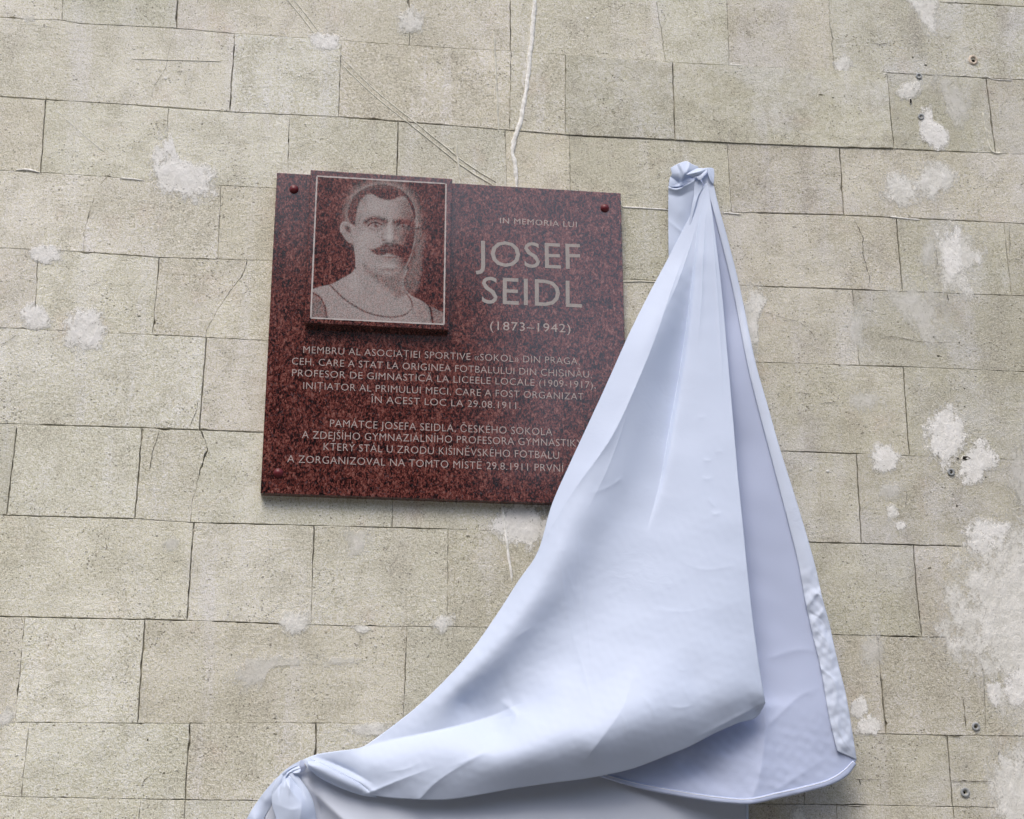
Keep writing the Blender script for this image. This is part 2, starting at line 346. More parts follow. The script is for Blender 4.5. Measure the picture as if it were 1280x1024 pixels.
def jag(a, b, seedv, step=.007, amp=.0006):
    """points from a to b (2D), a excluded-end, jagged sideways"""
    a = np.array(a); b = np.array(b); L = np.linalg.norm(b - a); n = max(2, int(L / step)); t = np.linspace(0, 1, n + 1)[:-1, None]
    return a * (1 - t) + b * t
def fr(x, z, s):
    return mnoise.fractal(Vector((x * s, z * s, s * .37)), 1.0, 2.0, 3)
def pts_in(poly, p):
    x, y = p; c = False; n = len(poly); j = n - 1
    for i in range(n):
        if (poly[i][1] > y) != (poly[j][1] > y) and x < (poly[j][0] - poly[i][0]) * (y - poly[i][1]) / (poly[j][1] - poly[i][1]) + poly[i][0]: c = not c
        j = i
    return c
wall = thing('stone_wall', 'weathered pale limestone block wall behind the plaque and cloth', 'wall')
used_holes = set()
EMPH = [[(257,424),(249,537)],[(241,655),(234,775)],[(181,776),(172,903)],[(0,771),(232,776)],[(270,777),(350,780)],[(20,644),(165,649)],[(59,126),(51,215)],[(0,121),(59,125)],[(175,132),(280,140)],[(105,316),(200,322)],[(222,-20),(221,36)],[(293,60),(288,138)],[(177,535),(169,648)],[(58,531),(178,536)],[(200,537),(325,541)],[(270,655),(345,657)],[(428,145),(560,158)],[(720,170),(845,178)],[(840,79),(843,176)],[(497,160),(497,217)],[(1049,185),(1055,268)],[(1109,92),(1117,186)],[(1120,274),(1128,360)],[(951,358),(1086,363)],[(1129,459),(1136,570)],[(1080,456),(1128,459)],[(978,564),(1070,567)],[(1071,568),(1076,677)],[(1008,678),(1200,683)],[(1142,687),(1152,796)],[(1096,795),(1152,797)],[(1097,796),(1107,915)],[(955,267),(1220,278)],[(1233,98),(1244,190)],[(1185,3),(1280,8)],[(391,657),(390,700)],[(640,0),(638,60)],[(395,905),(394,940)],[(237,905),(232,1000)],[(21,534),(9,643)],[(850,79),(905,82)],[(1184,920),(1192,1010)],[(450,657),(556,661)],[(1085,186),(1200,190)],[(600,1000),(900,1004)]]
EM = [P(*np.array(e, float).T)[:, [0, 2]] for e in EMPH]
EA = np.array([e[0] for e in EM]); EB = np.array([e[1] for e in EM])
def wide(x, z):
    q = np.array([x, z]); e = EB - EA; t = np.clip(((q - EA) * e).sum(1) / (e * e).sum(1), 0, 1)
    return float(np.min(np.linalg.norm(q - EA - e * t[:, None], axis=1)) < .0055)
PROUD = {}
def make_block(r, i, L, R):
    """L, R joint polylines in wall x,z; block polygon inside them"""
    gap = .00035 + .0004 * random.random()
    xl0, xr0 = L[0][0], R[0][0]; xl1, xr1 = L[-1][0], R[-1][0]
    top = [(x, rowz(r, x)) for x in np.linspace(xl0, xr0, max(3, int((xr0 - xl0) / .007)))]
    bot = [(x, rowz(r + 1, x)) for x in np.linspace(xr1, xl1, max(3, int((xr1 - xl1) / .007)))]
    def dens(pl):
        out = []
        for a, b in zip(pl[:-1], pl[1:]): out += list(map(tuple, jag(a, b, 0, .004 if len(pl) > 3 else .007)))
        A_ = .004 if len(pl) > 3 else .0012
        return [(x + A_ * fr(x, z, 30) + .35 * A_ * fr(x, z, 110), z) for x, z in out[1:]]
    right = dens(R + [])[0:]; left = dens(L)[::-1]
    pg = top + right + bot + left
    pg = np.array(pg)
    # inward normals (clockwise polygon in x,z: top goes right, then down)
    nx = np.roll(pg, -1, 0) - np.roll(pg, 1, 0); nl = np.linalg.norm(nx, axis=1, keepdims=True) + 1e-9; nx /= nl
    inw = np.stack([nx[:, 1], -nx[:, 0]], -1)
    sd = r * 17.3 + i * 5.1
    chips = [(random.randrange(len(pg)), random.uniform(.001, .0035), random.uniform(.004, .012)) for _ in range(random.choice([0, 1, 1, 2, 3]))]
    s = np.concatenate([[0], np.cumsum(np.linalg.norm(np.diff(pg, axis=0), axis=1))])
    tot = s[-1] + np.linalg.norm(pg[0] - pg[-1])
    d = np.array([gap + max(-.0007, .0009 * fr(p[0], p[1] + sd, 55) + .0005 * fr(p[0] + sd, p[1], 260)) for p in pg])
    wdm = np.array([wide(p[0], p[1]) for p in pg]); wdm = (np.roll(wdm, 1) + wdm + np.roll(wdm, -1)) / 3; d = d + wdm * .0008 * (1 + .6 * rng.standard_normal(len(pg)) * .3)
    for k, A, wd in chips:
        ds = np.abs(s - s[k]); ds = np.minimum(ds, tot - ds); d += A * np.exp(-(ds / wd) ** 2)
    out = pg + inw * d[:, None]
    bev = .0007
    inn = out + inw * (bev * (1 + .5 * np.array([fr(p[0], p[1], 130) for p in pg])))[:, None]
    off = PROUD.get((r, i), random.uniform(0, .0007)); tx = random.uniform(-.0015, .0015); tz = random.uniform(-.002, .002)
    cx, cz = pg.mean(0)
    def yy(p, dd=0): return -(off + tx * (p[0] - cx) + tz * (p[1] - cz)) + dd
    vs = []; fs = []
    n = len(pg)
    vs += [(p[0], yy(p), p[1]) for p in inn]
    vs += [(p[0], yy(p, bev * .9), p[1]) for p in out]
    vs += [(p[0], .03, p[1]) for p in out]
    for k in range(n):
        k2 = (k + 1) % n
        fs.append((k, k2, n + k2, n + k)); fs.append((n + k, n + k2, 2 * n + k2, 2 * n + k))
    loops = [[Vector((p[0], p[1], 0)) for p in inn]]; ids = list(range(n))
    innl = inn.tolist()
    placed = []
    for h, (hx, _, hz) in enumerate(HW):
        if h in used_holes: continue
        if not (min(xl0, xl1) < hx < max(xr0, xr1)): continue
        hw, hh, dp = HOLES[h][2] * .001, HOLES[h][3] * .001, HOLES[h][4] * .001
        if not pts_in(innl, (hx, hz)): continue
        rr = max(hw, hh)
        if np.min(np.linalg.norm(inn - np.array([hx, hz]), axis=1)) < rr * 1.3 + .003: continue
        if any(math.hypot(hx - q[0], hz - q[1]) < (rr + q[2]) * 1.4 + .001 for q in placed): continue
        placed.append((hx, hz, rr)); used_holes.add(h)
        m_ = 14 if rr > .002 else 8
        ring = []
        ang0 = random.random() * 6
        for k in range(m_):
            t = 2 * math.pi * k / m_; q = 1 + .28 * fr(math.cos(t) + ang0, math.sin(t), 1.3) + .1 * random.uniform(-1, 1)
            if HOLES[h][4] >= 20: q = 1
            ring.append((hx + hw * q * math.cos(t), hz + hh * q * math.sin(t)))
        b0 = len(vs)
        vs += [(p[0], yy(p), p[1]) for p in ring]
        vs += [(hx + (p[0] - hx) * .8, yy(p, dp * .6), hz + (p[1] - hz) * .8) for p in ring]
        vs += [(hx + (p[0] - hx) * .4, yy(p, dp), hz + (p[1] - hz) * .4) for p in ring]
        for k in range(m_):
            k2 = (k + 1) % m_
            fs.append((b0 + k2, b0 + k, b0 + m_ + k, b0 + m_ + k2)); fs.append((b0 + m_ + k2, b0 + m_ + k, b0 + 2 * m_ + k, b0 + 2 * m_ + k2))
        fs.append(tuple(b0 + 2 * m_ + k for k in range(m_)))
        loops.append([Vector((p[0], p[1], 0)) for p in ring]); ids += list(range(b0, b0 + m_))
    tri = tessellate_polygon(loops)
    allp = [v for l in loops for v in l]
    for t in tri:
        a, b, c = t
        cr = (allp[b] - allp[a]).cross(allp[c] - allp[a]).z
        if abs(cr) < 1e-14: continue
        t = (a, b, c) if cr > 0 else (a, c, b)       # normal towards -y
        fs.append(tuple(ids[q] for q in t))
    me = mesh('stone_block', vs, fs)
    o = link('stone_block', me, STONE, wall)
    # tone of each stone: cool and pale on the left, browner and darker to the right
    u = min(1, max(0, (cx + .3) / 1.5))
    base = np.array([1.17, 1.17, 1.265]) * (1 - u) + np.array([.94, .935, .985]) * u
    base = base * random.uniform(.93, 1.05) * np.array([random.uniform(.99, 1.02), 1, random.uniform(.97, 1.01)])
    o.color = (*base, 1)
    return o
PROUD[(2, 3)] = .0018; PROUD[(2, 4)] = .0026; PROUD[(2, 5)] = .0032; PROUD[(2, 2)] = .0012; PROUD[(2, 1)] = .0008
JW = []
for r, js in enumerate(JO):
    jw = []
    for k, pl in enumerate(js):
        if (r, k) in SKIP_JOINT: continue
        a = P(*np.array(pl, float).T); q = [(p[0], p[2]) for p in a]
        q[0] = (q[0][0], float(rowz(r, q[0][0]))); q[-1] = (q[-1][0], float(rowz(r + 1, q[-1][0])))
        jw.append(q)
    # further blocks beyond the picture
    z0 = jw[0][0][0]; z1 = jw[-1][0][0]
    for k in range(2): z0 -= .36 + .04 * ((r + k) % 2); jw.insert(0, [(z0, float(rowz(r, z0))), (z0, float(rowz(r + 1, z0)))])
    for k in range(2): z1 += .36 + .04 * ((r + k) % 2); jw.append([(z1, float(rowz(r, z1))), (z1, float(rowz(r + 1, z1)))])
    JW.append(jw)
for r, jw in enumerate(JW):
    for i in range(len(jw) - 1):
        make_block(r, i - 2 + (0), jw[i], jw[i + 1])
# mortar in the joints: ribbons whose surface lies now flush, now deep
mv, mf = [], []
def ribbon(pts, wd=.006):
    pts = np.array(pts); d = np.diff(pts, axis=0); s = np.concatenate([[0], np.cumsum(np.linalg.norm(d, axis=1))])
    n = max(2, int(s[-1] / .005)); u = np.linspace(0, s[-1], n); x = np.interp(u, s, pts[:, 0]); z = np.interp(u, s, pts[:, 1])
    tx = np.gradient(x); tz = np.gradient(z); l = np.hypot(tx, tz) + 1e-9; nx, nz = -tz / l, tx / l
    b = len(mv)
    for k in range(n):
        q = fr(x[k], z[k] + 3, 9) + .5 * fr(x[k] + 7, z[k], 30)
        dep = .0007 + .008 / (1 + math.exp(-(q - .0 + .5 * wide(x[k], z[k])) * 14))
        for sgn in (-1, 0, 1):
            mv.append((x[k] + nx[k] * wd * sgn, dep + .0006 * fr(x[k] + sgn, z[k], 200), z[k] + nz[k] * wd * sgn))
    for k in range(n - 1):
        for j in range(2): mf.append((b + 3 * k + j, b + 3 * k + j + 1, b + 3 * k + 4 + j, b + 3 * k + 3 + j))
for r in range(len(ROWS)):
    xs = np.linspace(-1.9, 2.7, 240); ribbon(np.stack([xs, rowz(r, xs)], -1))
for jw in JW:
    for q in jw: ribbon(q)
mo = link('mortar', mesh('mortar', mv, mf), MORTAR, wall); mo['kind'] = 'stuff'
# wall core behind and beyond the modelled courses
def box(x0, x1, y0, y1, z0, z1):
    v = [(x, y, z) for x in (x0, x1) for y in (y0, y1) for z in (z0, z1)]
    return v, [(0, 1, 3, 2), (4, 6, 7, 5), (0, 4, 5, 1), (2, 3, 7, 6), (0, 2, 6, 4), (1, 5, 7, 3)]
zt = float(rowz(0, 0)) ; zb = float(rowz(len(ROWS) - 1, 0))
link('wall_core', mesh('wall_core', *box(-7, 8, .028, .5, 0, 7)), MORTAR, wall)

# ------------------------------------------------------------------ plaster patches, beads and fillers on the wall
def patch(outline, mat, h=.0022, name='plaster_patch', nr=11, na=56, rough=1.0, sd=0):
    """domed, ragged smear whose edge dips under the stone face"""
    c = crom(list(outline) + [outline[0]], na + 1)[:-1]
    cen = c.mean(0)
    c = cen + (c - cen) * np.array([[1.04 + .16 * fr(q[0] * .01, q[1] * .01, 9) + .10 * fr(q[0] * .01, q[1] * .01, 31)] for q in c])
    vs = []; fs = []; ed = []; pr = False
    for j in range(nr + 1):
        t = (j / nr) ** .75
        q = cen + (c - cen) * t * 1.12
        p = P(q[:, 0], q[:, 1])
        for k in range(na):
            x, z = p[k][0], p[k][2]
            n1 = fr(x + sd, z, 28) * .9 + .7 * fr(x, z + sd, 75) + .35 * fr(x, z, 190)
            y = h * .35 * (1.0 - t ** 3) + .0005 * rough * n1
            vs.append((x, -max(y, .0001) - .0011 - (.003 if pr else 0), z)); ed.append(t)
            if j == 0: break
    for k in range(na): fs.append((0, 1 + (k + 1) % na, 1 + k))
    for j in range(nr - 1):
        a = 1 + j * na; b = a + na
        for k in range(na): fs.append((a + k, a + (k + 1) % na, b + (k + 1) % na, b + k))
    me = mesh(name, vs, fs); a_ = me.attributes.new('edge', 'FLOAT', 'POINT'); a_.data.foreach_set('value', np.array(ed, np.float32))
    o = link(name, me, mat, wall, True)
    return o
patch([(197,186),(203,168),(214,170),(221,192),(240,203),(263,211),(270,232),(245,250),(215,244),(194,230),(190,208)], PL_WHITE, .003)
patch([(33,314),(50,306),(78,313),(74,325),(48,327)], PL_WHITE)
patch([(21,390),(40,380),(60,388),(63,404),(40,411),(25,404)], PL_WHITE, .0018)
patch([(82,402),(95,390),(125,392),(131,410),(130,432),(105,441),(84,430)], PL_WHITE, .003)
patch([(387,45),(405,41),(421,46),(418,58),(400,62),(391,54)], PL_WHITE)
patch([(499,20),(512,10),(525,14),(531,27),(522,40),(508,44),(497,35)], PL_GREY, .003, rough=.4)
patch([(1130,-5),(1166,-4),(1170,38),(1156,42),(1146,22)], PL_GREY)
patch([(1043,78),(1056,70),(1066,80),(1060,90),(1045,88)], PL_GREY, .0015)
patch([(1098,240),(1105,222),(1128,215),(1144,222),(1150,240),(1142,252),(1120,257)], PL_GREY, .002)
patch([(1142,214),(1155,205),(1180,202),(1196,217),(1190,232),(1165,246),(1146,240)], PL_GREY, .003)
patch([(1153,136),(1164,134),(1168,152),(1184,164),(1180,181),(1165,184),(1150,165)], PL_WHITE, .003)
patch([(1120,116),(1135,100),(1150,104),(1148,119),(1128,124)], PL_GREY)
patch([(1170,287),(1188,281),(1222,298),(1228,325),(1211,345),(1215,368),(1192,366),(1174,342)], PL_GREY, .0014)
patch([(1176,290),(1195,284),(1205,310),(1200,350),(1184,345)], PL_WHITE, .002)
patch([(930,358),(948,354),(957,375),(948,400),(946,450),(934,452),(930,400)], PL_GREY, .002, rough=.6)
patch([(1155,545),(1165,518),(1185,508),(1204,528),(1211,548),(1204,562),(1185,585),(1165,568)], PL_WHITE, .0022)
patch([(1206,566),(1222,552),(1246,572),(1238,590),(1214,604),(1200,592)], PL_WHITE, .002)
patch([(1087,571),(1094,556),(1113,558),(1126,571),(1114,589),(1096,589)], PL_WHITE, .0024, rough=.5)
patch([(1050,492),(1065,484),(1090,488),(1110,500),(1090,515),(1060,512)], PL_TAN, .001)
patch([(1105,632),(1118,630),(1122,645),(1110,650)], PL_GREY, .001)
patch([(1120,655),(1128,652),(1132,660),(1122,662)], PL_WHITE, .001)
patch([(1166,795),(1190,730),(1212,690),(1240,660),(1290,640),(1330,700),(1330,880),(1250,884),(1222,840),(1196,824)], PL_GREY, .0012, nr=22, na=110, rough=1.0)
patch([(1205,660),(1230,648),(1262,660),(1250,685),(1215,690)], PL_WHITE, .0012)
patch([(1062,876),(1078,872),(1083,888),(1076,897),(1064,894)], PL_WHITE, .002, rough=.5)
patch([(1076,900),(1090,894),(1101,908),(1092,917),(1070,918)], PL_WHITE, .0015)
patch([(1235,872),(1232,856),(1250,850),(1252,868),(1245,882)], PL_WHITE, .002)
patch([(1254,845),(1275,838),(1290,860),(1275,882),(1255,874)], PL_WHITE, .0022)
patch([(1240,940),(1262,930),(1300,940),(1300,1060),(1255,1040),(1236,990)], PL_GREY, .0008, nr=16, na=70)
patch([(990,1010),(1003,1008),(1010,1040),(985,1045)], PL_GREY, .0012)
patch([(350,771),(365,765),(388,769),(382,786),(366,797),(352,784)], PL_GREY, .002)
patch([(532,783),(545,772),(565,769),(568,779),(552,791)], PL_GREY, .0018, rough=.6)
patch([(436,783),(450,781),(462,786),(448,792)], PL_GREY, .001)
patch([(612,655),(630,637),(670,628),(690,640),(680,682),(652,686),(628,672)], PL_WHITE, .0010)
patch([(284,818),(330,816),(398,818),(400,828),(340,836),(322,866),(298,866),(283,842)], PL_TAN, .0009)
patch([(400,822),(430,818),(455,826),(430,832),(404,832)], PL_TAN, .0009)
patch([(430,912),(462,904),(488,905),(492,914),(460,920)], PL_GREY, .0012)
patch([(0,895),(10,880),(17,896),(12,906),(-4,906)], PL_GREY, .0012)
patch([(430,662),(464,660),(466,690),(440,700)], PL_TAN, .0008)
patch([(24,20),(38,14),(46,24),(30,30)], PL_TAN, .0008)
patch([(1090,352),(1130,345),(1180,368),(1200,400),(1170,440),(1120,400)], PL_TAN, .0009, nr=14, na=70)
patch([(1060,380),(1075,378),(1078,440),(1064,450)], PL_TAN, .0009)
patch([(1160,80),(1200,95),(1222,130),(1200,180),(1186,150),(1165,110)], PL_TAN, .0007, nr=14, na=70)
patch([(1072,790),(1098,786),(1104,830),(1080,840)], PL_TAN, .0009)
patch([(1250,600),(1262,560),(1282,540),(1300,600),(1280,640)], PL_TAN, .0008)
patch([(1150,300),(1168,290),(1166,345),(1150,350)], PL_TAN, .0008)
patch([(1090,600),(1120,600),(1130,625),(1100,625)], PL_TAN, .0007)
patch([(200,680),(215,668),(228,676),(214,690)], PL_TAN, .0008)

def bead(pts, r, mat, name='filler_bead', flat=.55, step=.006, off=.001):
    c = crom(pts, 3 if len(pts) < 2 else max(4, int(len(pts) * 10)))
    p = P(c[:, 0], c[:, 1]); x, z = p[:, 0], p[:, 2]
    s = np.concatenate([[0], np.cumsum(np.hypot(np.diff(x), np.diff(z)))]); n = max(4, int(s[-1] / step))
    u = np.linspace(0, s[-1], n); x = np.interp(u, s, x); z = np.interp(u, s, z)
    tx = np.gradient(x); tz = np.gradient(z); l = np.hypot(tx, tz) + 1e-9; nx, nz = -tz / l, tx / l
    vs = []; fs = []; K = 8
    for k in range(n):
        e = min(1, 3 * min(k, n - 1 - k) / n * 4 + .25)
        rr = r * e * (1 + .35 * fr(x[k], z[k], 60) + .2 * fr(x[k], z[k], 240)); sh = r * .35 * fr(x[k], z[k] + 5, 40)
        for j in range(K):
            a = math.pi * 2 * j / K
            vs.append((x[k] + nx[k] * (rr * math.cos(a) + sh), (-off - flat * rr * math.sin(a) - .0004) if math.sin(a) > -.1 else .003, z[k] + nz[k] * (rr * math.cos(a) + sh)))
    for k in range(n - 1):
        for j in range(K): fs.append((K * k + j, K * k + (j + 1) % K, K * (k + 1) + (j + 1) % K, K * (k + 1) + j))
    return link(name, mesh(name, vs, fs), mat, wall, True)
PL_GREY2 = simple('gouge_rim', (.62, .61, .56), .9, .2, 0, .3, 150, .002)
BEAD = simple('pale_filler', (.86, .86, .80), .85, .2, 0, .22, 110, .002)
BEAD_T = simple('tan_filler', (.66, .65, .57), .9, .2, 0, .22, 80, .002)
bead([(668,-40),(668,0),(664.5,50),(659,100),(651,150),(643,175),(640,190),(643.5,207),(646,236)], .0050, BEAD, off=.002, flat=.35)
bead([(617,40),(620,100),(623,165)], .0024, BEAD_T, off=.002)
bead([(627,630),(632,668),(640,727)], .0028, BEAD)
for dxx, dyy in ((-2.2, 2), (2.2, -2)):
    bead([(350 + dxx, -14 + dyy), (375 + dxx, 14 + dyy), (398 + dxx, 44 + dyy)], .0012, BEAD_T, 'filler_ridge', off=.0005)
    bead([(422 + dxx, 72 + dyy), (470 + dxx, 118 + dyy), (515 + dxx, 154 + dyy), (550 + dxx, 182 + dyy), (580 + dxx, 206 + dyy), (618 + dxx, 230 + dyy)], .0013, BEAD_T, 'filler_ridge', off=.0010)
bead([(570,178),(572,198),(576,226)], .0022, BEAD_T)
bead([(165,74),(225,75.5),(276,77)], .0006, BEAD_T, off=.0004); bead([(68,136),(100,165),(130,190)], .0005, BEAD, off=.0004)
bead([(778,259),(806,260.5),(836,262.5)], .0016, BEAD); bead([(903,266.5),(914,267),(926,268.5)], .0016, BEAD); bead([(911,232),(913,262)], .0013, BEAD_T)
bead([(910,80.5),(922,82),(930,82.5)], .0016, BEAD); bead([(1112,271),(1122,272.5),(1150,275)], .0018, BEAD); bead([(1233,96),(1240,99),(1265,101)], .001, BEAD)
bead([(1228,140),(1240,190),(1252,192)], .0022, BEAD_T); bead([(20,213),(34,212.5),(50,216)], .002, BEAD); bead([(150,223),(166,224),(180,226)], .002, BEAD)
bead([(778,353),(800,352),(830,354)], .0010, BEAD_T)
for q in ((543,751,3.2),(1013,587,2.8),(1034,589,3.2),(207,98,3.6),(98,88,2),(350,820,2),(469,807,2.2),(28,780,1.6),(273,92,1.8),(314,120,2),(312,117,2.2),(365,101,2),(374,95,2),(391,88,2.2),(640,95,1.6),(300,977,2.4),(1000,1000,1.6),(734,23,3),(742,22,2.4),(866,250,1.5)):
    q = (q[0], q[1], q[2] * .62)
    patch([(q[0] - q[2], q[1]), (q[0], q[1] - q[2] * .7), (q[0] + q[2], q[1]), (q[0], q[1] + q[2] * .8)], BEAD, .0022, 'filler_dab', 4, 12)

# hairline cracks: flat dark ribbons on the stone face, the slit's shade painted as colour
CRACK = simple('crack_shade', (.07, .062, .048), .95, .1)
def crack(pts, wd=.0004, name='hairline_crack'):
    p = P(*np.array(pts, float).T); x, z = p[:, 0], p[:, 2]
    s = np.concatenate([[0], np.cumsum(np.hypot(np.diff(x), np.diff(z)))]); n = max(4, int(s[-1] / .003))
    u = np.linspace(0, s[-1], n); x = np.interp(u, s, x); z = np.interp(u, s, z)
    tx = np.gradient(x); tz = np.gradient(z); l = np.hypot(tx, tz) + 1e-9; nx, nz = -tz / l, tx / l
    vs = []; fs = []
    for k in range(n):
        q = .0022 * fr(x[k], z[k], 45) + .0009 * fr(x[k], z[k], 190)
        e = .62 * wd * max(.1, (1 + 1.1 * fr(x[k] + 4, z[k], 70))) * min(1, .2 + 4 * min(k, n - 1 - k) / n)
        for sgn in (-1, 1):
            vs.append((x[k] + nx[k] * (q + sgn * e), -.0017 - (.003 if 400 < 0 else 0), z[k] + nz[k] * (q + sgn * e)))
    for k in range(n - 1): fs.append((2 * k, 2 * k + 1, 2 * k + 3, 2 * k + 2))
    return link(name, mesh(name, vs, fs), CRACK, wall)
crack([(218,42),(212,60),(207,85),(195,105),(187,130)]); crack([(200,538),(193,560),(188,575),(187,592)], .0007)
crack([(249,500),(245,515),(237,536)], .0007); crack([(226,765),(223,773)], .0008)
crack([(804,76),(809,92),(811,110),(806,120),(803,140)], .0006); crack([(1065.7,273),(1073,285),(1079,298),(1078,317),(1086,345),(1085.5,361)], .0009)
crack([(1133,610),(1132,638)], .0005); crack([(22,600+20),(10,622),(0,622)], .0006); crack([(105,362),(115,357),(135,350)], .0005)
crack([(0,433),(12,426),(22,418)], .0005); crack([(232,776),(226,768)], .0006); crack([(176,985),(181,975),(190,968)], .0006); crack([(1170,335),(1171,322),(1169,312)], .0008)
crack([(1030,1006),(1083,1008)], .0009); crack([(1065,974),(1083,974),(1102,975)], .0008); crack([(1074,974),(1076,982)], .0008); crack([(1183,976),(1205,977),(1240,977)], .0009)
crack([(1203,871),(1205,890),(1207,912)], .001); crack([(1173,919.5),(1204,920)], .0012); crack([(1172,565),(1173,574)], .0012); crack([(1184,368),(1185,376)], .0016)
crack([(1022,505),(1035,504),(1048,502)], .0007); crack([(991,491),(1016,493)], .0006); crack([(1085,54),(1100,56),(1113,54)], .0008)
crack([(25,30),(60,34),(97,44)], .0004); crack([(1261,283),(1262,300),(1261,320)], .0006); crack([(550,101),(585,101),(610,102)], .0003); crack([(57,838),(68,836)], .0006)
crack([(1096,419),(1120,422),(1150,428),(1190,429)], .0007); crack([(948,389),(975,396),(1000,404),(1015,416),(1021,428)], .0006)

# ------------------------------------------------------------------ wall plugs
def lathe(cx, cz, prof, n=24, sq=1.0, y0=0):
    vs = []; fs = []
    for (r_, y_) in prof:
        for k in range(n):
            a = 2 * math.pi * k / n; vs.append((cx + r_ * math.cos(a), y0 - y_, cz + r_ * sq * math.sin(a)))
    for j in range(len(prof) - 1):
        for k in range(n): fs.append((j * n + k, j * n + (k + 1) % n, (j + 1) * n + (k + 1) % n, (j + 1) * n + k))
    return vs, fs
PLUGS = [(1148.3,95.5,.0078,'grey ringed wall plug in the top right, upper one of the close pair'),(1151,146.5,.0080,'grey ringed wall plug beside a white filler smear, lower one of the top right pair'),
         (1188.5,590.5,.0084,'grey ringed wall plug just under the dark gouge at mid right'),(1219.5,908.5,.0092,'grey ringed wall plug near the lower right edge, higher of the two bottom ones'),(1206,990.5,.0100,'large grey ringed wall plug, lowest of all on the right')]
for px, py, r_, lab in PLUGS:
    c = P(px, py, .0)
    vs, fs = lathe(c[0], c[2], [(r_, -.001), (r_, .0026), (r_ * .9, .0034), (r_ * .55, .0034), (r_ * .46, .0022), (r_ * .42, -.006), (r_ * .35, -.012)], 28)
    t = thing('wall_plug', lab, 'wall plug', group='plastic plugs left in the wall')
    t.location = (c[0], 0, c[2])
    o = link('collar', mesh('collar', vs, fs), PLUG, t, True); o.matrix_parent_inverse = Matrix.Translation((-c[0], 0, -c[2]))
    vs, fs = lathe(c[0], c[2], [(r_ * .41, -.0058), (r_ * .2, -.0062), (.0001, -.0064)], 20)
    o = link('socket', mesh('socket', vs, fs), HOLE, t); o.matrix_parent_inverse = Matrix.Translation((-c[0], 0, -c[2]))
# crumbly ring of filler, the shade of its hole painted as a dark disc
c = P(1216, 75.5)
vs, fs = lathe(c[0], c[2], [(.0125, -.001), (.012, .002), (.0095, .004), (.0066, .0035), (.0056, 0), (.005, -.008)], 30, 1.15)
vs = [(x + .0012 * fr(x, z, 150), y + .0008 * fr(x, z, 300) if y < 0 else y, z + .0012 * fr(z, x, 150)) for x, y, z in vs]
o = link('filler_ring', mesh('filler_ring', vs, fs), RUST, wall, True)
vs, fs = lathe(c[0], c[2], [(.0056, 0), (.004, -.0005), (.0001, -.001)], 20, 1.15, 0)
link('hole_shade_disc', mesh('hole_shade_disc', vs, fs), HOLE, wall)

for px, py, rx_, rz_, sk in ((1207,573,.0095,.0042,-.35), (1138,127,.0026,.0062,0), (1142,112,.003,.0026,0), (1197,573.5,.0028,.0016,0)):  # gouges: raised rims round near-black discs that paint the hollow's shade
    c = P(px, py); vs = []; fs = []
    for j, (q, y_) in enumerate(((1.35, .0014), (1.0, .0026), (.8, .0016), (.0, .0013))):
        for k in range(18):
            a = 2 * math.pi * k / 18; rr = q * (1 + .22 * fr(math.cos(a) + px, math.sin(a), 1.6) - (.3 * math.cos(a) * math.copysign(1, math.sin(a)) * sk))
            vs.append((c[0] + rx_ * rr * math.cos(a), -y_, c[2] + rz_ * rr * math.sin(a) * (1 - .35 * math.cos(a))))
    for j in range(3):
        for k in range(18): fs.append((j * 18 + k, j * 18 + (k + 1) % 18, j * 18 + 18 + (k + 1) % 18, j * 18 + 18 + k))
    me = mesh('gouge', vs, fs); me.materials.append(PL_GREY2); me.materials.append(HOLE)
    for i_, p_ in enumerate(me.polygons): p_.material_index = 0 if i_ < 18 else 1
    link('gouge', me, None, wall)

# ------------------------------------------------------------------ granite plaque
F1, F2 = .022, .043
def slab(name, quad, front, back, mat, parent, bev=.0012):
    p = [P(x, y, front) for x, y in quad]
    xs0 = (p[0][0] + p[3][0]) / 2; xs1 = (p[1][0] + p[2][0]) / 2; zt = (p[0][2] + p[1][2]) / 2; zb = (p[2][2] + p[3][2]) / 2
    vs = [(q[0], -front, q[2]) for q in p] + [(q[0], -back, q[2]) for q in p]
    me = mesh(name, vs, [(0, 3, 2, 1), (4, 5, 6, 7), (0, 1, 5, 4), (1, 2, 6, 5), (2, 3, 7, 6), (3, 0, 4, 7)])
    o = link(name, me, mat, parent)
    b = o.modifiers.new('bevel', 'BEVEL'); b.width = bev; b.segments = 2
    return o
plaque = thing('memorial_plaque', 'polished dark red granite plaque with engraved portrait and grey inscription', 'plaque')
# fourth corner hidden by the cloth: continue the seen edges
slab('back_slab', [(346.2, 215.5), (776, 241.5), (786.4, 632.5), (325.5, 616.5)], F1, -.0005, GRAN, plaque)
slab('portrait_slab', [(388.4, 212.2), (565.5, 223.6), (561.0, 412.6), (380.6, 403.2)], F2, F1 - .0006, GRAN, plaque)

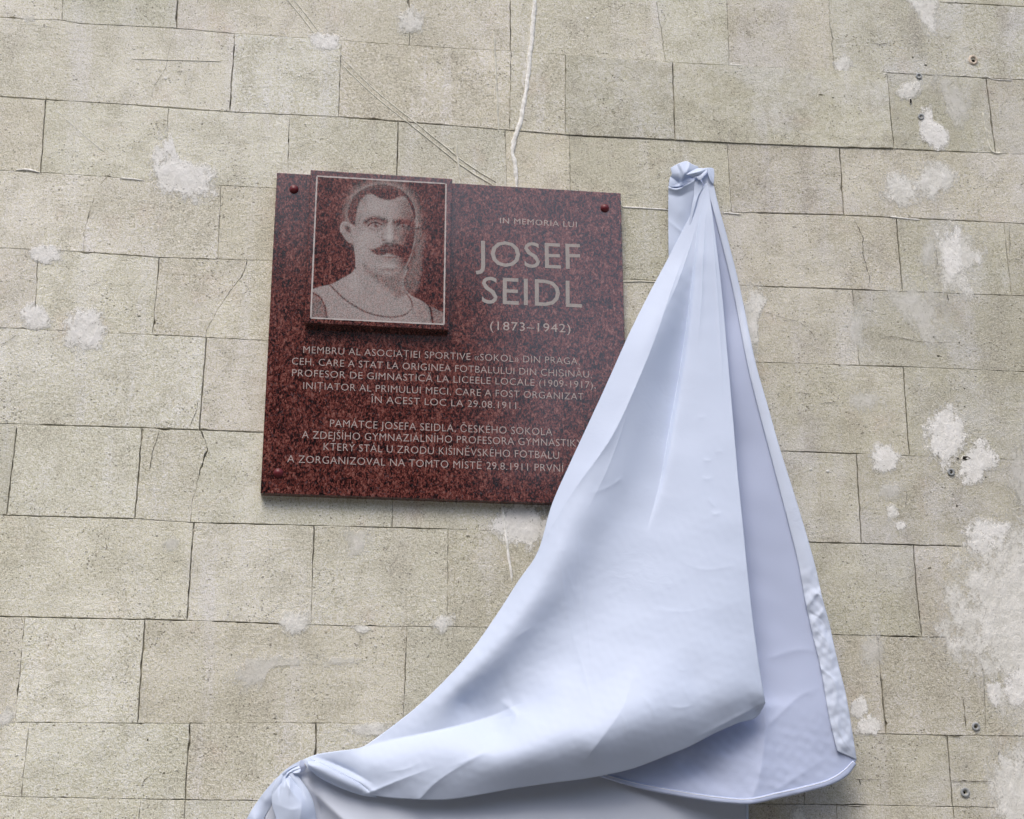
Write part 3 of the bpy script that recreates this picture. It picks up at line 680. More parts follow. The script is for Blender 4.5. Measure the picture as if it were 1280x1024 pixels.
# portrait: pecked drawing held in a point attribute on a fine grid
Z = 4.452
def zp(zx, zy): return (370 + np.asarray(zx) / Z, 200 + np.asarray(zy) / Z)
QU = np.array([(113, 88), (838, 131), (825, 917), (80, 881)], float)
NX, NY = 250, 270
u, v = np.meshgrid(np.linspace(0, 1, NX), np.linspace(0, 1, NY))
ZX = (1 - u) * (1 - v) * QU[0][0] + u * (1 - v) * QU[1][0] + u * v * QU[2][0] + (1 - u) * v * QU[3][0]
ZY = (1 - u) * (1 - v) * QU[0][1] + u * (1 - v) * QU[1][1] + u * v * QU[2][1] + (1 - u) * v * QU[3][1]
def psdf(poly, smooth=True):
    """signed distance, positive inside"""
    pl = np.array(poly, float)
    if smooth: pl = crom(np.vstack([pl, pl[:1]]), len(pl) * 6)[:-1]
    d = np.full(ZX.shape, 1e9); ins = np.zeros(ZX.shape, bool)
    for a, b in zip(pl, np.roll(pl, -1, 0)):
        e = b - a; L = e @ e + 1e-9
        t = np.clip(((ZX - a[0]) * e[0] + (ZY - a[1]) * e[1]) / L, 0, 1)
        d = np.minimum(d, np.hypot(ZX - a[0] - t * e[0], ZY - a[1] - t * e[1]))
        cnd = ((a[1] > ZY) != (b[1] > ZY))
        with np.errstate(divide='ignore', invalid='ignore'):
            xi = (b[0] - a[0]) * (ZY - a[1]) / (b[1] - a[1] + 1e-12) + a[0]
        ins ^= cnd & (ZX < xi)
    return np.where(ins, d, -d)
def sm(x, a, b):
    t = np.clip((x - a) / (b - a), 0, 1); return t * t * (3 - 2 * t)
def ldist(pts, n=60):
    c = crom(pts, n); d = np.full(ZX.shape, 1e9)
    for a, b in zip(c[:-1], c[1:]):
        e = b - a; L = e @ e + 1e-9
        t = np.clip(((ZX - a[0]) * e[0] + (ZY - a[1]) * e[1]) / L, 0, 1)
        d = np.minimum(d, np.hypot(ZX - a[0] - t * e[0], ZY - a[1] - t * e[1]))
    return d
def blob(cx, cy, rx_, ry_, rot=0):
    c_, s_ = math.cos(math.radians(rot)), math.sin(math.radians(rot)); X = ZX - cx; Y = ZY - cy
    return np.exp(-(((X * c_ + Y * s_) / rx_) ** 2 + ((-X * s_ + Y * c_) / ry_) ** 2))
I = np.zeros(ZX.shape)
def to(mask, val, k=1.0):
    global I; I = I * (1 - mask * k) + val * mask * k
head = [(330,600),(328,540),(318,470),(310,400),(292,350),(284,300),(295,250),(318,205),(352,172),(400,148),(455,134),(520,138),(580,160),(628,200),(655,250),(668,300),(672,360),(668,430),(655,490),(640,540),(618,590),(560,660),(460,660),(390,640)]
hs = psdf(head)
# halo of stray pecking round the head and beside the neck
I += .42 * np.exp(-np.clip(-hs - 4, 0, None) / 26) * sm(ZX, 150, 320) * sm(-ZY, -520, -430)
to(sm(psdf([(690,400),(716,420),(706,480),(702,540),(700,600),(692,660),(674,722),(642,745),(602,700),(612,650),(640,570),(668,490)]), -22, 18), .30, .95)
I += .13 * np.exp(-np.clip(-hs, 0, None) / 90)
I *= 1 - .6 * blob(200, 560, 130, 150)
torso = [(60,738),(82,722),(130,705),(200,688),(260,655),(305,632),(335,600),(620,600),(604,660),(602,705),(640,752),(700,782),(745,812),(800,840),(860,870),(860,960),(40,960)]
to(sm(psdf(torso), -3, 5), .70)
to(sm(hs, -3, 5), .72)
# hair
hair = [(330,372),(300,352),(286,320),(284,290),(294,250),(318,205),(352,172),(400,148),(455,134),(520,138),(580,160),(628,200),(655,250),(668,300),(662,330),(648,280),(630,240),(600,205),(568,212),(540,222),(500,224),(460,212),(425,192),(395,195),(365,222),(346,262),(336,310)]
to(sm(psdf(hair), -4, 8), .19)
to(sm(psdf([(400,172),(470,160),(540,165),(575,190),(545,216),(500,220),(455,206),(425,190)]), -6, 12), .12)
I += .07 * blob(455, 150, 110, 16) + .06 * blob(350, 190, 40, 14, -40)
# ears
ear = [(318,470),(288,458),(264,430),(250,398),(250,365),(266,346),(290,350),(306,378),(316,420)]
to(sm(psdf(ear), -2, 5), .66)
to(sm(psdf([(306,410),(284,400),(272,380),(276,365),(292,368),(304,388)]), -4, 6), .22, .9)
to(np.exp(-(ldist([(250,400),(250,365),(266,346),(288,350)]) / 4) ** 2), .85)
to(np.exp(-(ldist([(262,436),(285,462),(316,472)]) / 5) ** 2), .2, .6)
ear2 = [(668,380),(690,372),(708,385),(706,420),(690,450),(668,470)]
to(sm(psdf(ear2), -3, 6), .38); to(np.exp(-(ldist([(672,384),(700,380),(704,420),(684,455)]) / 5) ** 2), .14, .8)
# face modelling: light from the left
face = sm(hs, 0, 14) * sm(ZY, 200, 240)
I -= face * .34 * sm(ZX, 520, 660) * (1 - sm(ZY, 570, 640))
I -= .20 * face * blob(640, 420, 60, 110) + .10 * blob(345, 330, 22, 80) * face
I += .12 * blob(440, 260, 90, 40) + .10 * blob(400, 430, 60, 40) + .08 * blob(370, 500, 30, 70)
I -= .12 * blob(380, 240, 20, 40)
# brows, eyes
to(np.exp(-(ldist([(386,348),(410,330),(445,326),(480,334),(502,344)]) / 11.5) ** 2), .17, .9)
to(np.exp(-(ldist([(548,347),(580,337),(615,337),(642,352)]) / 11.5) ** 2), .17, .9)
I -= .27 * blob(448, 352, 54, 19) + .28 * blob(596, 354, 50, 17)
to(np.exp(-(ldist([(400,368),(420,352),(450,350),(478,362)]) / 4.5) ** 2), .06, .95)
to(sm(psdf([(408,368),(425,355),(455,354),(476,366),(455,377),(425,377)]), -2, 4), .62)
to(blob(447, 365, 12, 10), .05, 1); to(blob(452, 361, 3.5, 3.5), .95, 1)
to(np.exp(-(ldist([(560,366),(580,354),(605,352),(628,364)]) / 4.5) ** 2), .08, .95)
to(sm(psdf([(566,368),(582,358),(608,357),(624,367),(605,378),(582,378)]), -2, 4), .48)
to(blob(597, 367, 11, 9), .06, 1); to(blob(601, 364, 3, 3), .7, 1)
to(np.exp(-(ldist([(412,382),(440,392),(475,385)]) / 6) ** 2), .42, .6); to(np.exp(-(ldist([(568,386),(600,392),(625,382)]) / 6) ** 2), .34, .6)
to(blob(495, 350, 14, 24), .34, .6)
# nose
I += .20 * blob(520, 385, 13, 52) + .20 * blob(522, 428, 22, 16)
to(blob(553, 400, 10, 44), .34, .6); to(blob(490, 448, 12, 6), .24, .8); to(blob(545, 452, 12, 6), .18, .8)
to(np.exp(-(ldist([(480,440),(476,425),(486,410)]) / 4) ** 2), .38, .5)
to(blob(515, 466, 34, 7), .2, .85)
# moustache
mo_ = [(400,488),(412,496),(440,492),(470,478),(505,466),(520,474),(540,466),(580,468),(615,486),(640,500),(655,498),(640,520),(610,535),(570,538),(530,528),(508,524),(480,532),(450,530),(420,512)]
to(sm(psdf(mo_), -5, 9), .12, .92); I += .10 * blob(500, 492, 60, 8, -5)
I -= .30 * blob(632, 520, 42, 62) * face + .10 * blob(600, 440, 40, 40)
# mouth and chin
to(blob(530, 542, 50, 5), .18, .8); to(blob(520, 556, 44, 9), .5, .6); I += .16 * blob(515, 590, 38, 12)
to(blob(520, 612, 60, 9), .30, .6)
I -= .22 * blob(600, 570, 40, 60) * face
# jaw shadow on the neck
to(sm(psdf([(380,560),(410,600),(450,622),(510,636),(565,622),(605,580),(622,590),(606,640),(600,700),(605,740),(560,760),(500,720),(450,680),(400,640),(372,600)]), -14, 30), .34, .72)
I += .12 * blob(330, 680, 40, 60); to(np.exp(-(ldist([(345,600),(352,650),(380,700),(430,760)]) / 14) ** 2), .60, .3)
to(np.exp(-(ldist([(560,760),(600,740),(612,720)]) / 12) ** 2), .3, .5)
# vest: neckline and armholes
vest = [(190,698),(225,732),(270,775),(330,815),(400,850),(480,870),(550,874),(612,858),(642,828),(646,800),(632,768),(615,745)]
to(np.exp(-(ldist(vest) / 4.5) ** 2), .16, .9)
to(np.exp(-(np.clip(ldist([(p[0] - 5, p[1] + 13) for p in vest]), 0, None) / 5) ** 2), .74, .6)
to(sm(psdf([(60,735),(95,744),(130,768),(158,812),(172,880),(172,960),(40,960)]), -3, 6), .40)
to(np.exp(-(ldist([(90,738),(130,764),(158,808),(175,885)]) / 6) ** 2), .10, .9)
to(sm(psdf([(735,800),(752,840),(762,910),(860,960),(860,870),(800,840)]), -3, 6), .56)
to(np.exp(-(ldist([(728,790),(748,830),(760,905)]) / 6.5) ** 2), .10, .9)
to(sm(ZY, 840, 930) * sm(-ZX, -520, -300) , .58, .3)
I -= .12 * sm(ZX, 620, 700) * sm(ZY, 760, 800)
I = .90 * np.clip(I, 0, 1) ** 1.15
gx, gy = zp(ZX, ZY)
pts = P(gx, gy, F2 + .0002).reshape(-1, 3)
idx = np.arange(NX * NY).reshape(NY, NX)
fcs = np.stack([idx[:-1, :-1], idx[1:, :-1], idx[1:, 1:], idx[:-1, 1:]], -1).reshape(-1, 4)
me = bpy.data.meshes.new('portrait_engraving'); me.from_pydata(pts.tolist(), [], fcs.tolist()); me.update()
at = me.attributes.new('ink', 'FLOAT', 'POINT'); at.data.foreach_set('value', I.reshape(-1).astype(np.float32))
link('portrait_engraving', me, PORT, plaque)
# light frame line round it
vs = []; fs = []
def strip(a, b, wd):
    pa = P(*zp(*a), F2 + .0004); pb = P(*zp(*b), F2 + .0004)
    d = pb - pa; n_ = np.array([-d[2], 0, d[0]]); n_ /= np.linalg.norm(n_); k = len(vs)
    m_ = 40
    for i in range(m_ + 1):
        q = pa + d * i / m_; ww = wd * (1 + .25 * random.uniform(-1, 1))
        vs.append(tuple(q - n_ * ww)); vs.append(tuple(q + n_ * ww))
    for i in range(m_): fs.append((k + 2 * i, k + 2 * i + 2, k + 2 * i + 3, k + 2 * i + 1))
fc = [(117, 90), (835, 132), (823, 915), (82, 879)]
for i in range(4): strip(fc[i], fc[(i + 1) % 4], .0016)
link('frame_line', mesh('frame_line', vs, fs), engraved_mat('frame_pecking', .95, None, (.52, .48, .47)), plaque)

# lettering
def text_mesh(s, spacing=1.0, offset=0.0):
    cu = bpy.data.curves.new('txt', 'FONT'); cu.body = s; cu.space_character = spacing; cu.offset = offset; cu.resolution_u = 3
    o = bpy.data.objects.new('txt', cu); COL.objects.link(o); dg = bpy.context.evaluated_depsgraph_get(); dg.update()
    me = bpy.data.meshes.new_from_object(o.evaluated_get(dg)); v = np.array([tuple(q.co) for q in me.vertices]); f = [tuple(p.vertices) for p in me.polygons]
    bpy.data.objects.remove(o); bpy.data.meshes.remove(me); bpy.data.curves.remove(cu)
    return v, f
CAPH = np.ptp(text_mesh('H')[0][:, 1])
def islands(v, f):
    par = list(range(len(v)))
    def find(a):
        while par[a] != a: par[a] = par[par[a]]; a = par[a]
        return a
    key = {}
    for i, p in enumerate(v):
        k = (round(p[0], 5), round(p[1], 5))
        if k in key: par[find(i)] = find(key[k])
        else: key[k] = i
    for q in f:
        for b in q[1:]: par[find(b)] = find(q[0])
    g_ = {}
    for q in f: g_.setdefault(find(q[0]), []).append(q)
    return list(g_.values())
def put_text(s, l, r_, cap, mat, name='inscription_line', split=False, spacing=1.0, offset=0.0, xr=None):
    v, f = text_mesh(s, spacing, offset)
    A = P(*l, F1 + .0003); B = P(*r_, F1 + .0003); C = P(l[0], l[1] - cap, F1 + .0003)
    x0, x1 = v[:, 0].min(), v[:, 0].max()
    W = np.hypot(B[0] - A[0], B[2] - A[2]); ang = math.atan2(B[2] - A[2], B[0] - A[0]); sx = W / (x1 - x0); sy = (C[2] - A[2]) / CAPH
    X = (v[:, 0] - x0) * sx; Y = v[:, 1] * sy
    wx = A[0] + X * math.cos(ang) - Y * math.sin(ang); wz = A[2] + X * math.sin(ang) + Y * math.cos(ang)
    pts = np.stack([wx, np.full_like(wx, -(F1 + .0003)), wz], -1)
    groups = islands(v, f) if split else [f]
    for gr in groups:
        ids = sorted({i for q in gr for i in q}); mp = {a: b for b, a in enumerate(ids)}
        link(name, mesh(name, pts[ids], [tuple(mp[i] for i in q) for q in gr]), mat, plaque)
put_text('IN MEMORIA LUI', (625, 279), (721, 284.2), 6.9, INK_SM, spacing=1.1)
put_text('JOSEF', (594.5, 332.2), (725.5, 336.6), 31.5, INK, 'letter', True, 1.04)
put_text('SEIDL', (602.3, 379.0), (727.5, 384.6), 33.0, INK, 'letter', True, 1.05)
put_text('(1873–1942)', (612.5, 412.2), (713.2, 415.8), 10.4, INK_SM, spacing=1.12)
for s, l, r_, c_ in (
  ('MEMBRU AL ASOCIAȚIEI SPORTIVE «SOKOL» DIN PRAGA,', (379, 441.3), (724.5, 456.0), 8.6),
  ('CEH, CARE A STAT LA ORIGINEA FOTBALULUI DIN CHIȘINĂU,', (364.8, 455.6), (739.5, 472.4), 8.6),
  ('PROFESOR DE GIMNASTICĂ LA LICEELE LOCALE (1909-1917),', (365, 470.2), (744.5, 485.6), 8.6),
  ('INIȚIATOR AL PRIMULUI MECI, CARE A FOST ORGANIZAT', (379, 486.2), (729.5, 500.2), 8.6),
  ('ÎN ACEST LOC LA 29.08.1911.', (463.5, 503.4), (650.5, 511.6), 8.6),
  ('PAMÁTCE JOSEFA SEIDLA, ČESKÉHO SOKOLA', (412.4, 533.6), (690.3, 544.6), 9.2),
  ('A ZDEJŠÍHO GYMNAZIÁLNÍHO PROFESORA GYMNASTIKY', (377.4, 547.8), (728, 558.8), 9.2),
  ('KTERÝ STÁL U ZRODU KIŠINĚVSKÉHO FOTBALU', (404.4, 562.8), (698.8, 573.8), 9.2),
  ('A ZORGANIZOVAL NA TOMTO MÍSTĚ 29.8.1911 PRVNÍ Z', (359, 578.0), (717.5, 590.4), 9.2)):
    put_text(s, l, r_, c_, INK_SM, spacing=1.06, offset=-.010)
# domed screw caps
for px, py in ((367.5, 237), (756, 260.5), (348, 591.5)):
    c = P(px, py, F1)
    rr = .0102; prof = [(rr * math.cos(a), rr * .8 * math.sin(a)) for a in np.linspace(0, math.pi / 2 * .98, 8)]
    prof = [(rr * 1.02, -.0004)] + prof
    vs, fs = lathe(c[0], c[2], prof, 24, 1, -F1)
    link('screw_cap', mesh('screw_cap', vs, fs), CAP, plaque, True)

# ------------------------------------------------------------------ the white cloth
cloth = thing('unveiling_cloth', 'pale blue-white satin cloth pulled off the plaque, gathered at top right', 'cloth')
class TPS:
    def __init__(s, pts, reg=.002):
        p = np.array(pts, float); s.c = p[:, :2] / 100; n = len(p)
        K = s.k(s.c, s.c) + reg * np.eye(n); Q = np.hstack([np.ones((n, 1)), s.c]); A = np.zeros((n + 3, n + 3))
        A[:n, :n] = K; A[:n, n:] = Q; A[n:, :n] = Q.T
        s.w = np.linalg.solve(A, np.concatenate([p[:, 2], np.zeros(3)]))
    def k(s, a, b):
        r2 = ((a[:, None] - b[None]) ** 2).sum(-1); return .5 * r2 * np.log(r2 + 1e-12)
    def __call__(s, X, Y):
        q = np.stack([X.ravel(), Y.ravel()], -1) / 100
        return (s.k(q, s.c) @ s.w[:-3] + s.w[-3] + q @ s.w[-2:]).reshape(X.shape)
def feat(X, Y, pts, amp, wpos, wneg, endw=12, gauss=False):
    """asymmetric ridge (or valley) of `amp` cm along a line; s>0 is the right-hand side going down / upper side going right"""
    p = crom(np.array(pts, float), max(8, len(pts) * 5)); amp = np.interp(np.linspace(0, 1, len(p)), np.linspace(0, 1, len(amp)), amp)
    best = np.full(X.shape, 1e9); S = np.zeros(X.shape); A = np.zeros(X.shape)
    for i in range(len(p) - 1):
        a, b = p[i], p[i + 1]; e = b - a; L = e @ e + 1e-9
        t = ((X - a[0]) * e[0] + (Y - a[1]) * e[1]) / L; tc = np.clip(t, 0, 1)
        d = np.hypot(X - a[0] - tc * e[0], Y - a[1] - tc * e[1]); cr = -((b[0] - a[0]) * (Y - a[1]) - (b[1] - a[1]) * (X - a[0])) / math.sqrt(L)
        am = amp[i] * (1 - tc) + amp[i + 1] * tc
        if i == 0: am = am * np.where(t < 0, np.exp(-(t * math.sqrt(L) / endw) ** 2), 1)
        if i == len(p) - 2: am = am * np.where(t > 1, np.exp(-((t - 1) * math.sqrt(L) / endw) ** 2), 1)
        m_ = d < best; best = np.where(m_, d, best); S = np.where(m_, cr, S); A = np.where(m_, am, A)
    q = np.where(S > 0, np.abs(S) / wpos, np.abs(S) / wneg)
    return A * (np.exp(-q ** 2) if gauss else np.exp(-q))
def coons(L, R, T, B, nu, nv, p=1.0):
    L = crom(L, nv); R = crom(R, nv); T = crom(T, nu); B = crom(B, nu)
    u = np.linspace(0, 1, nu)[None, :, None]; v = np.linspace(0, 1, nv)[:, None, None]
    Lv, Rv = L[:, None], R[:, None]
    ruled = (1 - u) * Lv + u * Rv
    dT = T[None] - ((1 - u) * L[0] + u * R[0]); dB = B[None] - ((1 - u) * L[-1] + u * R[-1])
    return ruled + (1 - v) ** p * dT + v ** p * dB
def sheet(name, XY, depth_cm, mat, thick=.0009):
    X, Y = XY[..., 0], XY[..., 1]
    p = P(X, Y, depth_cm / 100.0); nv, nu = X.shape
    idx = np.arange(nu * nv).reshape(nv, nu)
    f = np.stack([idx[:-1, :-1], idx[1:, :-1], idx[1:, 1:], idx[:-1, 1:]], -1).reshape(-1, 4)
    me = bpy.data.meshes.new(name); me.from_pydata(p.reshape(-1, 3).tolist(), [], f.tolist()); me.update()
    o = link(name, me, mat, cloth, True)
    sdm = o.modifiers.new('thickness', 'SOLIDIFY'); sdm.thickness = thick; sdm.offset = -1
    return o
def fbm(X, Y, s, seed=0):
    """cheap smooth noise from summed sines with random headings"""
    r_ = np.random.default_rng(seed); out = np.zeros(X.shape)
    for k in range(14):
        a = r_.uniform(0, 6.28); fq = r_.uniform(.5, 1.6) / s; ph = r_.uniform(0, 6.28)
        out += np.sin((X * math.cos(a) + Y * math.sin(a)) * fq * 6.28 + ph) / 14 ** .5
    return out

# front drape -----------------------------------------------------------
def dense(*curves):
    out = []
    for c, n in curves: out += [tuple(q) for q in crom(c, n)]
    return out
TF = TPS(dense(
 ([(883,232,3.2),(872,262,2.8),(836,322,2.2),(785,420,4.0),(727,550,4.2),(683,650,4.6),(634,750,4.8),(555,848,4.6),(495,905,4.4),(455,932,4.2),(415,942,4.2)], 44),
 ([(852,345,4.3),(843,372,5.0),(817,425,6.6),(765,548,7.4),(718,640,8.0),(664,742,8.6),(590,836,7.8),(530,893,6.2)], 34),
 ([(864,345,3.9),(852,400,4.4),(836,470,4.8),(812,550,6.1),(778,630,7.1),(738,700,7.8),(690,770,8.0),(636,830,7.5),(580,880,6.1)], 34),
 ([(880,325,4.4),(882,420,5.2),(866,550,6.6),(835,650,7.8),(800,750,9.6),(760,850,12.2),(735,900,14.6)], 22),
 ([(889,262,4.0),(897,325,4.8),(905,420,5.8),(916,550,8.2),(926,650,10.2),(937,750,11.8),(950,850,13.0),(953,870,12.8)], 24),
 ([(890,650,9.4),(878,750,11.4),(870,850,14.2),(850,896,15.4)], 6),
 ([(470,958,6.4),(520,955,8.4),(600,945,11.6),(660,935,14.0),(735,918,15.8),(800,900,16.2),(860,888,15.2),(910,880,14.0)], 20),
 ([(396,956,3.9),(430,979,4.4),(470,992,5.4),(510,997,7.0),(560,998,8.4),(600,993,9.4),(680,980,11.0),(740,972,11.6),(800,955,12.0),(860,932,12.4),(920,902,11.8),(957,881,11.2)], 36),
 ([(620,915,8.6),(680,885,10.4),(710,860,10.8)], 3)), .004)
CREASES = [([(733,617),(748,614),(762,608),(776,600)],.09),([(766,606),(774,600),(780,596)],.08),([(878,574),(884,576),(890,575)],.08),([(876,596),(884,599),(892,597)],.08),([(884,622),(890,630),(896,634)],.07),
 ([(888,640),(894,643),(902,641)],.08),([(893,566),(900,564),(906,567)],.05),([(846,835),(853,838),(860,837)],.08),([(852,850),(856,862),(862,874)],.10),([(800,868),(812,880),(820,900)],.12),([(870,520),(876,522),(884,520)],.05),
 ([(720,640),(724,700),(735,790),(742,850)],.06),([(706,706),(714,730),(722,752)],.06),([(845,700),(880,712),(925,706)],.06),([(690,690),(700,688),(712,690)],.05),([(820,760),(850,765),(885,760)],.05),([(640,800),(655,790),(668,782)],.07),
 ([(775,890),(782,905),(784,925)],.12),([(830,880),(850,885),(872,880)],.10),([(480,965),(505,962),(528,952)],.10),([(560,960),(590,948),(620,930)],.12),([(884,250),(880,300),(877,370),(872,440)],.20),([(888,262),(893,320),(899,400),(905,500)],.16),([(874,268),(862,310),(846,356),(826,400)],.16),([(790,500),(762,580),(728,650)],.10)]
def dfront(X, Y):
    d = TF(X, Y)
    st = [(880,240),(872,285),(866,340),(859,400),(850,462),(838,530),(826,600),(808,665)]
    d += feat(X, Y, st, [-.1,-.5,-1.2,-1.8,-2.0,-1.6,-.8,0], 3.2, 30)
    d += feat(X, Y, [(862,300),(840,360),(820,420),(800,470),(765,545),(718,612),(688,662)], [.0,.3,.4,.8,1.0,.8,.3], 9, 7)
    d += feat(X, Y, [(455,934),(480,927),(520,919),(570,908),(612,896),(640,884)], [-.6,-1.6,-2.3,-2.3,-1.6,-.6], 34, 13, 10)
    d += feat(X, Y, [(636,884),(645,893),(640,906)], [.5,.5,.2], 8, 8, 10)
    d += feat(X, Y, [(742,936),(760,912),(778,885),(790,850)], [.45,.4,.25,.1], 10, 12, 16)          # dart above the turned-under edge
    d += feat(X, Y, [(527,996),(545,978),(575,958),(620,935)], [.6,.45,.3,.1], 10, 8, 14)
    d += feat(X, Y, [(464,990),(500,975),(535,962)], [.8,.5,.1], 7, 9, 10)
    d += feat(X, Y, [(700,700),(712,780),(730,840),(745,900)], [.05,.10,.12,.0], 4, 4, 20)         # stitched seam line
    d += feat(X, Y, [(957,878),(930,892),(905,905),(880,918)], [.9,.7,.5,.2], 6, 10, 10)
    d += feat(X, Y, [(944,888),(936,896)], [-.6,-.2], 5, 5, 7)
    d += feat(X, Y, [(393,952),(410,958),(430,968),(450,978),(466,988)], [.5,.9,1.0,.8,.3], 5, 9, 8)
    d += feat(X, Y, [(400,948),(418,955),(438,964),(458,975)], [-.2,-.8,-.8,-.3], 5, 4, 8)
    for cpts, am in CREASES: d += feat(X, Y, cpts, [0, am, am, 0], 2.6, 2.6, 5)
    d += .07 * fbm(X, Y, 70, 3) * np.clip((Y - 300) / 300, 0, 1) + .012 * fbm(X, Y, 16, 5) * np.clip((Y - 500) / 300, 0, 1)
    return d
LF = [(880,232),(868,258),(836,321),(812,366),(786,418),(760,476),(738,524),(712,580),(690,630),(671,692),(648,726),(621,768),(590,812),(561,845),(525,880),(490,908),(468,924),(452,934),(420,939),(396,943),(380,949)]
RF = [(884,228),(889,258),(896,310),(903,372),(909,440),(916,520),(922,590),(928,650),(935,720),(943,790),(951,845),(957,879)]
BF = [(380,949),(389,957),(405,969),(430,984),(470,995),(510,999),(560,999.5),(600,993.5),(640,986),(680,980),(740,972),(790,961),(830,946),(860,934),(895,916),(925,903),(945,897),(957,879)]
XY = coons(LF, RF, [(880,232),(884,228)], BF, 300, 430, 2.6)
sheet('front_drape', XY, dfront(XY[..., 0], XY[..., 1]), CLOTH)

# side panel behind it, ending in the stitched hem ----------------------
TS = TPS([(884,236,2.6),(896,270,2.9),(885,400,1.6),(905,400,1.9),(940,420,4.6),(890,560,2.0),(918,560,2.4),(975,560,6.4),(900,720,3.2),(938,720,3.8),(980,720,5.4),(1015,720,7.0),
 (905,850,5.2),(955,850,5.4),(1000,850,6.6),(1050,860,7.4),(860,930,7.0),(950,930,7.8),(1010,930,7.6),(1062,930,7.4),(745,968,7.4),(800,984,7.4),(870,975,7.8),(850,993,7.8),(937,1003,9.2),(990,990,8.4),(1045,976,7.6),(1070,951,6.8)])
def dside(X, Y):
    d = TS(X, Y)
    d += feat(X, Y, [(957,885),(955,930),(948,975),(938,1003)], [.9,.8,.9,.6], 22, 16, 10)
    d += feat(X, Y, [(860,955),(900,975),(925,995)], [-.5,-.6,-.2], 16, 14, 12, True)
    d += feat(X, Y, [(965,902),(1000,870),(1030,858)], [.25,.25,0], 6, 6, 10) + feat(X, Y, [(970,820),(1000,812),(1030,815)], [.15,.15,0], 5, 5, 10) + feat(X, Y, [(975,985),(1010,962),(1035,945)], [.2,.2,0], 8, 6, 10)
    d += .05 * fbm(X, Y, 60, 8) * np.clip((Y - 400) / 300, 0, 1) + .03 * fbm(X, Y, 18, 9) * np.clip((Y - 850) / 80, 0, 1)
    return d
LS = [(884,234),(880,330),(876,440),(874,560),(868,700),(850,820),(790,910),(735,964)]
HO = [(885.4,214.4),(892,232),(900,264),(906,285),(925,360),(945,455),(960,508),(975,561),(998,634),(1019,707),(1028,747),(1036.6,779),(1044,813),(1050,838),(1057,866),(1064.7,910),(1071,950)]
HI = [(877,224),(882.5,237),(888,250.5),(897,284),(915,357),(934.5,457),(947,508),(961,561),(985,652),(998,705),(1007,754),(1016,795),(1025.6,835),(1036.6,897.5),(1046.5,939)]
RS = [(886,230),(899,272),(916,340),(938,440),(966,545),(1005,680),(1030,775),(1050,860),(1066,935),(1070,951)]
BS = [(735,964),(765,974),(800,984),(850,994),(900,1001.5),(937,1003.5),(970,997),(1005,989),(1040,979),(1060,967),(1070,951)]
XY = coons(LS, RS, [(884,234),(886,230)], BS, 170, 330, 2.0)
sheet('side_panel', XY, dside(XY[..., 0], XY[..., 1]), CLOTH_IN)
# hem along the bottom edge of that panel: a doubled strip and its row of stitching
def band(name, inner, outer, dep, extra, mat, nu, nv, thick=.0009, wr=None):
    a = crom(inner, nv); b = crom(outer, nv); u = np.linspace(0, 1, nu)[None, :, None]
    XY = a[:, None] * (1 - u) + b[:, None] * u; X, Y = XY[..., 0], XY[..., 1]
    d = dep(X, Y) + extra * (1 - (2 * u[..., 0] - 1) ** 4) + .02
    if wr is not None: d = d + wr(X, Y, u[..., 0])
    return sheet(name, XY, d, mat, thick)
BH = [(735,962.5),(765,972),(800,981),(850,990.5),(900,998),(937,1000),(970,993),(1005,985),(1036,976),(1054,965),(1066,953)]
band('bottom_hem', [(p[0], p[1] - 2.2) for p in BH], [(735,965.5),(765,975.5),(800,985.5),(850,995.5),(900,1003),(938,1005),(970,998.5),(1005,990.5),(1041,980),(1060,968.5),(1070,955)], dside, .22, CLOTH_IN, 7, 160)
sv = crom([(p[0], p[1] - .6) for p in BH], 150)
p3 = P(sv[:, 0], sv[:, 1], dside(sv[:, 0], sv[:, 1]) / 100 + .0030); vs = []; fs = []
for k, q in enumerate(p3):
    for j in range(5):
        a = 2 * math.pi * j / 5; vs.append((q[0], q[1] + .0007 * math.cos(a), q[2] + .0009 * math.sin(a)))
for k in range(len(p3) - 1):
    for j in range(5): fs.append((5 * k + j, 5 * k + (j + 1) % 5, 5 * k + 5 + (j + 1) % 5, 5 * k + 5 + j))
link('hem_stitching', mesh('hem_stitching', vs, fs), THREAD, cloth, True)
# crinkled bright selvedge down the right side, folded over
def wr(X, Y, u):
    k = np.clip((Y - 690) / 50, 0, 1)
    w_ = .10 * fbm(X * 1.5, Y, 26, 21) + .055 * fbm(X, Y * .8, 11, 22)
    cr = feat(X, Y, [(1012,755),(1022,742),(1030,758),(1020,775)], [.3,.5,.4,.2], 4, 4, 6) + feat(X, Y, [(1022,790),(1034,802),(1040,830)], [.2,.35,.2], 4, 3, 6) + feat(X, Y, [(1028,838),(1042,850),(1046,878)], [.2,.35,.2], 4, 3, 6) + feat(X, Y, [(1046,905),(1054,925),(1064,938)], [.2,.3,.1], 4, 3, 5)
    cr = cr - feat(X, Y, [(1016,768),(1028,776),(1034,792)], [.3,.3,.2], 4, 4, 5)
    return k * (w_ + cr) + np.sin(u * math.pi) ** .7 * np.clip((Y - 215) / 60, 0, 1) * .22 + .35 * (1 - u)
band('folded_selvedge', HI, HO, dside, .0, HEM, 22, 520, .0009, wr)

